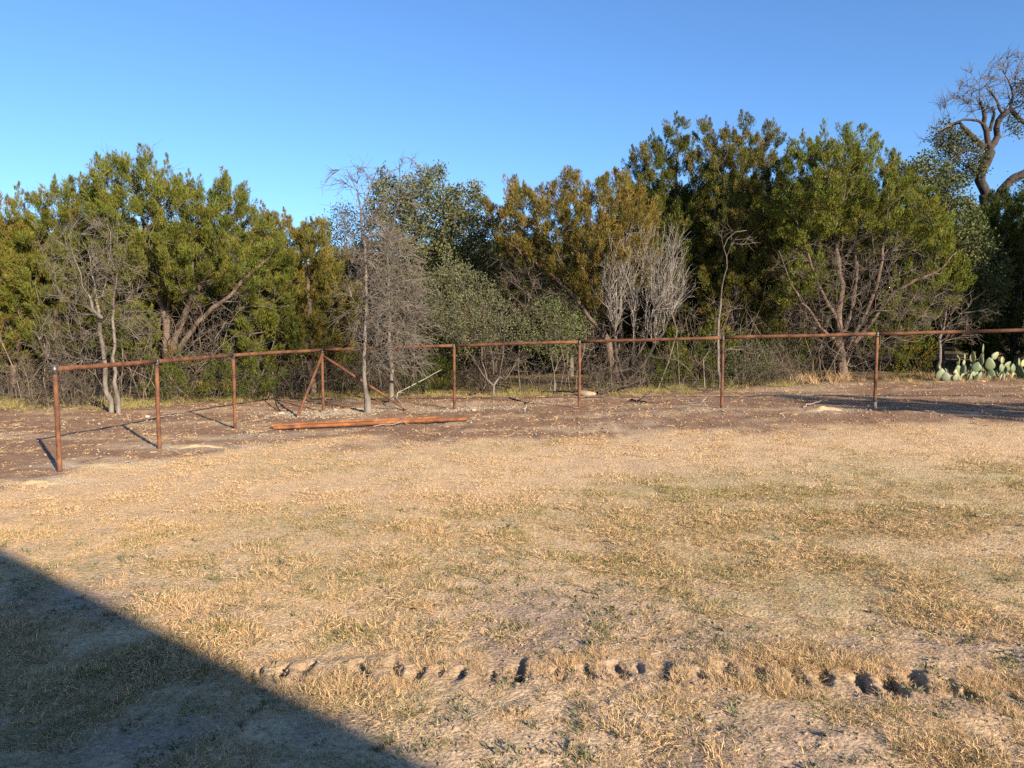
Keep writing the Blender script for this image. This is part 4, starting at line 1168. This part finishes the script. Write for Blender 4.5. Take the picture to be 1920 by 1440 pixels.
def tuft(name, seed, n, rad, lmin, lmax, w, cols, lean=.5, flat=0.0):
    rg = np.random.default_rng(seed)
    an = rg.uniform(0, 6.28, n); rr = rad * np.sqrt(rg.random(n))
    b = np.stack([rr * np.cos(an), rr * np.sin(an), np.full(n, -.006)], -1)
    l = rg.uniform(lmin, lmax, n)
    a2 = an + rg.normal(0, .9, n)
    tilt = np.clip(rg.normal(lean, .35, n) + flat, 0, 1.5)
    d1 = np.stack([np.sin(tilt) * np.cos(a2), np.sin(tilt) * np.sin(a2), np.cos(tilt)], -1)
    t2 = np.clip(tilt + rg.uniform(.1, .9, n), 0, 1.7)
    d2 = np.stack([np.sin(t2) * np.cos(a2), np.sin(t2) * np.sin(a2), np.cos(t2)], -1)
    side = norm(np.cross(d1, rg.normal(size=(n, 3)))) * (w * rg.uniform(.6, 1.3, n))[:, None]
    p1 = b + d1 * (l * .5)[:, None]; p2 = p1 + d2 * (l * .5)[:, None]
    V = np.stack([b - side, b + side, p1 + side * .8, p1 - side * .8, p2], 1).reshape(-1, 3)
    k = np.arange(n) * 5
    Q = np.stack([k, k + 1, k + 2, k + 3], -1); T = np.stack([k + 3, k + 2, k + 4], -1)
    ci = rg.integers(len(cols), size=n)
    c = np.array(cols)[ci] * rg.uniform(.75, 1.2, (n, 1))
    return mesh_np(name, V, [Q, T], M['grass'], None, np.repeat(c, 5, 0))

STRAW = [(.69, .465, .24), (.73, .545, .32), (.60, .39, .195), (.62, .455, .27), (.42, .28, .14)]
GRASS = [(.23, .22, .075), (.28, .255, .095), (.19, .19, .06), (.46, .36, .18)]
WEED = [(.20, .20, .115), (.26, .245, .145), (.16, .165, .095), (.34, .27, .16)]
OLIVE = [(.30, .26, .09), (.37, .30, .12), (.26, .235, .08)]
src = [tuft('dry_tuft', 1, 110, .10, .012, .036, .0012, STRAW, .8), tuft('dry_tuft', 2, 120, .12, .012, .042, .0012, STRAW, .9), tuft('dry_tuft', 3, 90, .06, .02, .065, .0012, STRAW, .55),
       tuft('flat_tuft', 4, 120, .14, .015, .05, .0013, STRAW, 1.15, .2), tuft('green_tuft', 5, 90, .09, .015, .045, .0014, GRASS, .6), tuft('green_tuft', 6, 110, .11, .015, .042, .0014, GRASS + STRAW[:2], .75),
       tuft('flat_tuft', 7, 120, .15, .015, .045, .0012, STRAW + [(.34, .25, .15)], 1.25, .2),
       tuft('sparse_tuft', 8, 70, .12, .010, .032, .0017, STRAW, .85), tuft('sparse_tuft', 9, 70, .15, .012, .036, .0017, STRAW + [(.36, .27, .16)], 1.2, .2), tuft('sparse_tuft', 10, 70, .12, .012, .036, .0017, GRASS + STRAW[:1], .7)]
rg = np.random.default_rng(101)
def wedge(n, y0, y1, pad=.35, power=1.0):
    y = (y0 ** (1 + power) + rg.random(n) * (y1 ** (1 + power) - y0 ** (1 + power))) ** (1 / (1 + power))
    x = (rg.random(n) * 2 - 1) * (y * .70 + pad)
    return x, y
xs, ys, sc_, bl = [], [], [], []
for n, y0, y1, s in ((9500, 1.8, 4.2, .95), (14000, 4.2, 7.5, .95), (16000, 7.5, 13.0, 1.0)):
    x, y = wedge(n, y0, y1); xs.append(x); ys.append(y); sc_.append(np.full(n, s))
xb = rg.uniform(-1.4, 2.7, 1500); xs.append(xb); ys.append(np.interp(xb, _tr[:, 0], _tr[:, 1]) + rg.normal(0, .13, 1500)); sc_.append(np.full(1500, .8))
x = np.concatenate(xs); y = np.concatenate(ys); s = np.concatenate(sc_)
dirt, wood, green, bare = zones(x, y)
dens = (0.26 + .40 * sstep(4.0, 6.5, y) + .95 * sstep(.38, .60, fbm(x * 3.0, y * 3.0, 81, 4)))
pk = dens * (1 - .88 * bare) * (1 - .93 * dirt)
for tx, tyy, sct, rot_ in TRACK:                              # no grass stands in the tyre notches
    pk = pk * (1 - .97 * np.exp(-((x - tx + .02) / .052) ** 4 - ((y - tyy) / .12) ** 4))
k = rg.random(len(x)) < pk
x, y, s, green, dirt = x[k], y[k], s[k], green[k], dirt[k]
hgt = .48 + .6 * sstep(.38, .66, fbm(x * 3.2, y * 3.2, 83, 3)) 
isg = rg.random(len(x)) < np.clip(green * .78 - .05, 0, .65)
idx = np.where(isg, rg.choice([4, 4, 5], len(x)), rg.choice([0, 1, 2, 3, 6, 3, 6], len(x)))
idx = np.where(y > 6.5, np.where(isg, 9, rg.choice([7, 8], len(x))), idx)
idx = np.where((np.abs(y - np.interp(x, _tr[:, 0], _tr[:, 1])) < .22) & (x > -1.3) & ~isg, 2, idx)
trk = np.exp(-((y - np.interp(x, _tr[:, 0], _tr[:, 1])) / .17) ** 4) * (x > -1.3)
scl = s * hgt * (1 - .30 * trk) * rg.uniform(.6, 1.35, len(x)) * np.where(isg, 1.1, 1.0)
rot = np.stack([rg.normal(0, .15, len(x)), rg.normal(0, .15, len(x)), rg.uniform(0, 6.28, len(x))], -1)
scatter('lawn_grass', np.stack([x, y, zground(x, y) - .002], -1), rot, scl, idx, src, 'short dry straw-coloured lawn grass with greener patches')

# grey-green weeds on the bare foreground soil
src = [tuft('weed', 21, 34, .035, .012, .035, .0045, WEED, .8), tuft('weed', 22, 46, .05, .015, .045, .0045, WEED, .7), tuft('weed', 23, 24, .04, .012, .03, .004, WEED, .9)]
x, y = wedge(15000, 1.8, 7.0)
dirt, wood, green, bare = zones(x, y)
k = rg.random(len(x)) < (sstep(.42, .66, fbm(x * 6, y * 6, 85, 3)) * (.12 + .62 * bare) * (1 - dirt) * (1 - .6 * sstep(4, 7, y)))
x, y = x[k], y[k]
scatter('low_weeds', np.stack([x, y, zground(x, y) - .002], -1), np.stack([rg.normal(0, .2, len(x)), rg.normal(0, .2, len(x)), rg.uniform(0, 6.28, len(x))], -1), rg.uniform(.4, 1.05, len(x)), rg.integers(3, size=len(x)), src, 'small grey-green weeds on the bare foreground soil')

# straw and twig litter over the cleared dirt
src = [tuft('litter', 31, 12, .12, .05, .16, .0035, STRAW, 1.35, .2), tuft('litter', 32, 9, .12, .08, .25, .0035, STRAW + [(.30, .22, .15)], 1.35, .2), tuft('litter', 33, 10, .1, .05, .14, .004, [(.13, .09, .065), (.2, .14, .1)], 1.3, .2)]
x, y = wedge(21000, 8.5, 18.5, 1.5)
dirt, wood, green, bare = zones(x, y)
k = rg.random(len(x)) < dirt * (.15 + .9 * sstep(.48, .72, fbm(x * 1.6, y * 2.4, 87, 4))) * .5
x, y = x[k], y[k]
scatter('straw_litter', np.stack([x, y, zground(x, y) + .004], -1), np.stack([rg.normal(0, .1, len(x)), rg.normal(0, .1, len(x)), rg.uniform(0, 6.28, len(x))], -1), rg.uniform(.3, .85, len(x)), rg.choice([0, 0, 1, 2, 2], len(x)), src, 'straw and twig litter strewn over the cleared dirt')

# clods and crumbs of soil on the bare foreground and the cleared strip
src = []
cm = noise_material('soil_clods', (0.22, 0.15, 0.10), (0.46, 0.34, 0.22), 3, (1, 1, 1), 0.95, 0.3)
for q in range(4):
    V, Q = rock(np.random.default_rng(300 + q), 1, .85, .6, 4, 6)
    src.append(mesh_np('clod', V, Q, cm))
x1, y1 = wedge(26000, 1.8, 7.0)
dirt, wood, green, bare = zones(x1, y1)
ty = np.interp(x1, _tr[:, 0], _tr[:, 1]); tb = np.exp(-((y1 - ty) / .25) ** 2)
k = rg.random(len(x1)) < .05 + .8 * bare + .35 * tb; x1, y1 = x1[k], y1[k]
s1 = .002 + .011 * rg.random(len(x1)) ** 3
x2, y2 = wedge(6000, 8.5, 17, 1.5)
dirt, wood, green, bare = zones(x2, y2)
k = rg.random(len(x2)) < dirt * .8; x2, y2 = x2[k], y2[k]
x = np.concatenate([x1, x2]); y = np.concatenate([y1, y2]); s = np.concatenate([s1, .006 + .022 * rg.random(len(x2)) ** 3])
scatter('soil_clods', np.stack([x, y, zground(x, y) + s * .1], -1), rg.uniform(0, 6.28, (len(x), 3)) * np.array([.1, .1, 1]), s, rg.integers(4, size=len(x)), src, 'brown clods and crumbs of bare soil')

# gravel: foreground pebbles and limestone rubble round the posts
src = []
for q in range(4):
    V, Q = rock(np.random.default_rng(200 + q), 1, .8, .6, 4, 6)
    src.append(mesh_np('pebble', V, Q, M['limestone']))
x1, y1 = wedge(5200, 1.8, 7.5)
dirt, wood, green, bare = zones(x1, y1)
k = rg.random(len(x1)) < .12 + .75 * bare; x1, y1 = x1[k], y1[k]
s1 = .0022 + .0085 * rg.random(len(x1)) ** 3.5
px_, py_, ps_ = [x1], [y1], [s1]
for (cx2, cy2, rx, ry, n) in ((600, 775, .9, .35, 260), (560, 782, .8, .2, 160), (700, 770, .9, .2, 120), (860, 768, .7, .18, 150), (940, 765, .9, .25, 90), (480, 812, .6, .3, 50), (1640, 768, .4, .15, 30), (1850, 724, 1.6, .5, 40), (1240, 775, 3, .6, 60), (300, 790, 1.6, .8, 50)):
    g = gpt(cx2, cy2)
    px_.append(g[0] + rg.normal(0, rx * .6, n)); py_.append(g[1] + rg.normal(0, ry * .8, n)); ps_.append(.008 + .028 * rg.random(n) ** 2.5)
x2, y2 = wedge(900, 9.5, 17); px_.append(x2); py_.append(y2); ps_.append(.006 + .02 * rg.random(900) ** 3)
x = np.concatenate(px_); y = np.concatenate(py_); s = np.concatenate(ps_)
scatter('limestone_rubble', np.stack([x, y, zground(x, y) + s * .2], -1), rg.uniform(0, 6.28, (len(x), 3)) * np.array([.12, .12, 1]), s, rg.integers(4, size=len(x)), src, 'scattered pale limestone pebbles and rubble')

# grass along the wood edge, taller by the prickly pears
src = [tuft('edge_grass', 41, 26, .08, .06, .20, .003, OLIVE, .6), tuft('edge_grass', 42, 26, .10, .05, .16, .003, OLIVE + STRAW[:2], .8), tuft('edge_grass', 43, 24, .09, .15, .42, .0035, STRAW, .3), tuft('edge_grass', 44, 24, .09, .12, .38, .0035, [(.34, .21, .12), (.42, .28, .16), (.26, .16, .09)], .35)]
x, y = wedge(9000, 14.5, 20, 1.0)
e = y - wood_edge(x)
k = (rg.random(len(x)) < sstep(-.8, .2, e) * (1 - sstep(1.2, 2.6, e)) * (.15 + .95 * sstep(.45, .62, fbm(x * 1.3, y * 1.3, 89, 3))))
x, y = x[k], y[k]
idx = rg.choice([0, 1, 1], len(x)); sc2 = rg.uniform(.5, 1.1, len(x))
tall = (x > 6.6) & (rg.random(len(x)) < .75)
idx = np.where(tall, rg.choice([2, 3], len(x)), idx)
sc2 = np.where(x > 8.3, sc2 * .55, sc2)
scatter('edge_grass', np.stack([x, y, zground(x, y)], -1), np.stack([rg.normal(0, .1, len(x)), rg.normal(0, .1, len(x)), rg.uniform(0, 6.28, len(x))], -1), sc2, idx, src, 'olive and tan grass along the edge of the wood')

# tangled leafless undergrowth at the foot of the trees
n = 3400
y = rg.uniform(0, 1, n) ** 1.9 * 4.2
x = rg.uniform(-12.5, 11.5, n)
y = wood_edge(x) + .35 + y
k = rg.random(n) < .12 + 1.0 * sstep(.42, .62, fbm(x * 1.0, y * 1.0, 91, 3))
k &= ~((x > 7.4) & (y < 19.5))
x, y = x[k], y[k]; n = len(x)
B = np.stack([x, y, zbase(x, y) - .03], -1)
h = rg.uniform(.3, 1.25, n) * (.5 + 1.0 * fbm(x * .8, y * .8, 93, 2)) * 1.25
d = norm(np.stack([rg.normal(0, .45, n), rg.normal(0, .45, n), np.ones(n)], -1))
d2 = norm(d + rg.normal(0, .45, (n, 3))); d3 = norm(d2 + rg.normal(0, .55, (n, 3)) + np.array([0, 0, -.3]))
PL = np.stack([B, B + d * (h * .4)[:, None], B + d * (h * .4)[:, None] + d2 * (h * .35)[:, None], B + d * (h * .4)[:, None] + d2 * (h * .35)[:, None] + d3 * (h * .4)[:, None]], 1)
r0 = rg.uniform(.003, .009, n)
V1, Q1 = poly_tubes(PL, r0[:, None] * np.array([1, .8, .6, .3]), 3)
V2, Q2 = end_twigs(PL[:, 1], d, rg, 2, .32, .0038, .1, .8, .1)
V3, Q3 = end_twigs(PL[:, 2], d2, rg, 2, .30, .0034, .2, .8, .0)
ns = 110
xs_ = rg.uniform(-11, 8.5, ns); ys_ = wood_edge(xs_) + .4 + rg.random(ns) ** 1.5 * 3
b4 = np.stack([xs_, ys_, zbase(xs_, ys_) - .03], -1); h4 = rg.uniform(.8, 2.1, ns)[:, None]
e1 = norm(np.stack([rg.normal(0, .22, ns), rg.normal(0, .22, ns), np.ones(ns)], -1)); e2 = norm(e1 + rg.normal(0, .25, (ns, 3))); e3 = norm(e2 + rg.normal(0, .3, (ns, 3)))
P4 = np.stack([b4, b4 + e1 * h4 * .35, b4 + e1 * h4 * .35 + e2 * h4 * .35, b4 + e1 * h4 * .35 + e2 * h4 * .35 + e3 * h4 * .3], 1)
V4, Q4 = poly_tubes(P4, rg.uniform(.008, .02, ns)[:, None] * np.array([1, .85, .65, .3]), 4)
V5, Q5 = end_twigs(np.concatenate([P4[:, 1], P4[:, 2], P4[:, 3]]), np.concatenate([e1, e2, e3]), rg, 3, .5, .005, .0, .7, .1)
V, Q = merge([(V1, Q1), (V2, Q2), (V3, Q3), (V4, Q4), (V5, Q5)])
ug = mesh_np('undergrowth', V, Q, M['brush'], None)
tag(ug, 'tangled leafless brush at the foot of the trees', kind='stuff')

# the wood goes on behind: one dense leafy mass that nobody could count
n = 16000
x = rg.uniform(-27, 26, n); y = rg.uniform(29.5, 36, n)
top = 4.3 + 1.2 * fbm(x * .35, y * .35, 95, 3)
z = zbase(x, y) + rg.random(n) * top * (.75 + .25 * rg.random(n))
P0 = np.stack([x, y, z], -1)
dd = norm(rg.normal(size=(n, 3)) + np.array([0, 0, .6])); nn = norm(np.cross(dd, rg.normal(size=(n, 3))))
l = rg.uniform(.18, .42, n)[:, None]
V = np.stack([P0 - dd * l, P0 + nn * l * .4, P0 + dd * l, P0 - nn * l * .4], 1).reshape(-1, 3)
bk = mesh_np('distant_wood', V, np.arange(len(V)).reshape(-1, 4), M['juniper'], None, np.repeat(vary((.06, .07, .02), n, rg, .3, .1), 4, 0))
tag(bk, 'dense dark wood far behind the front trees', kind='stuff')
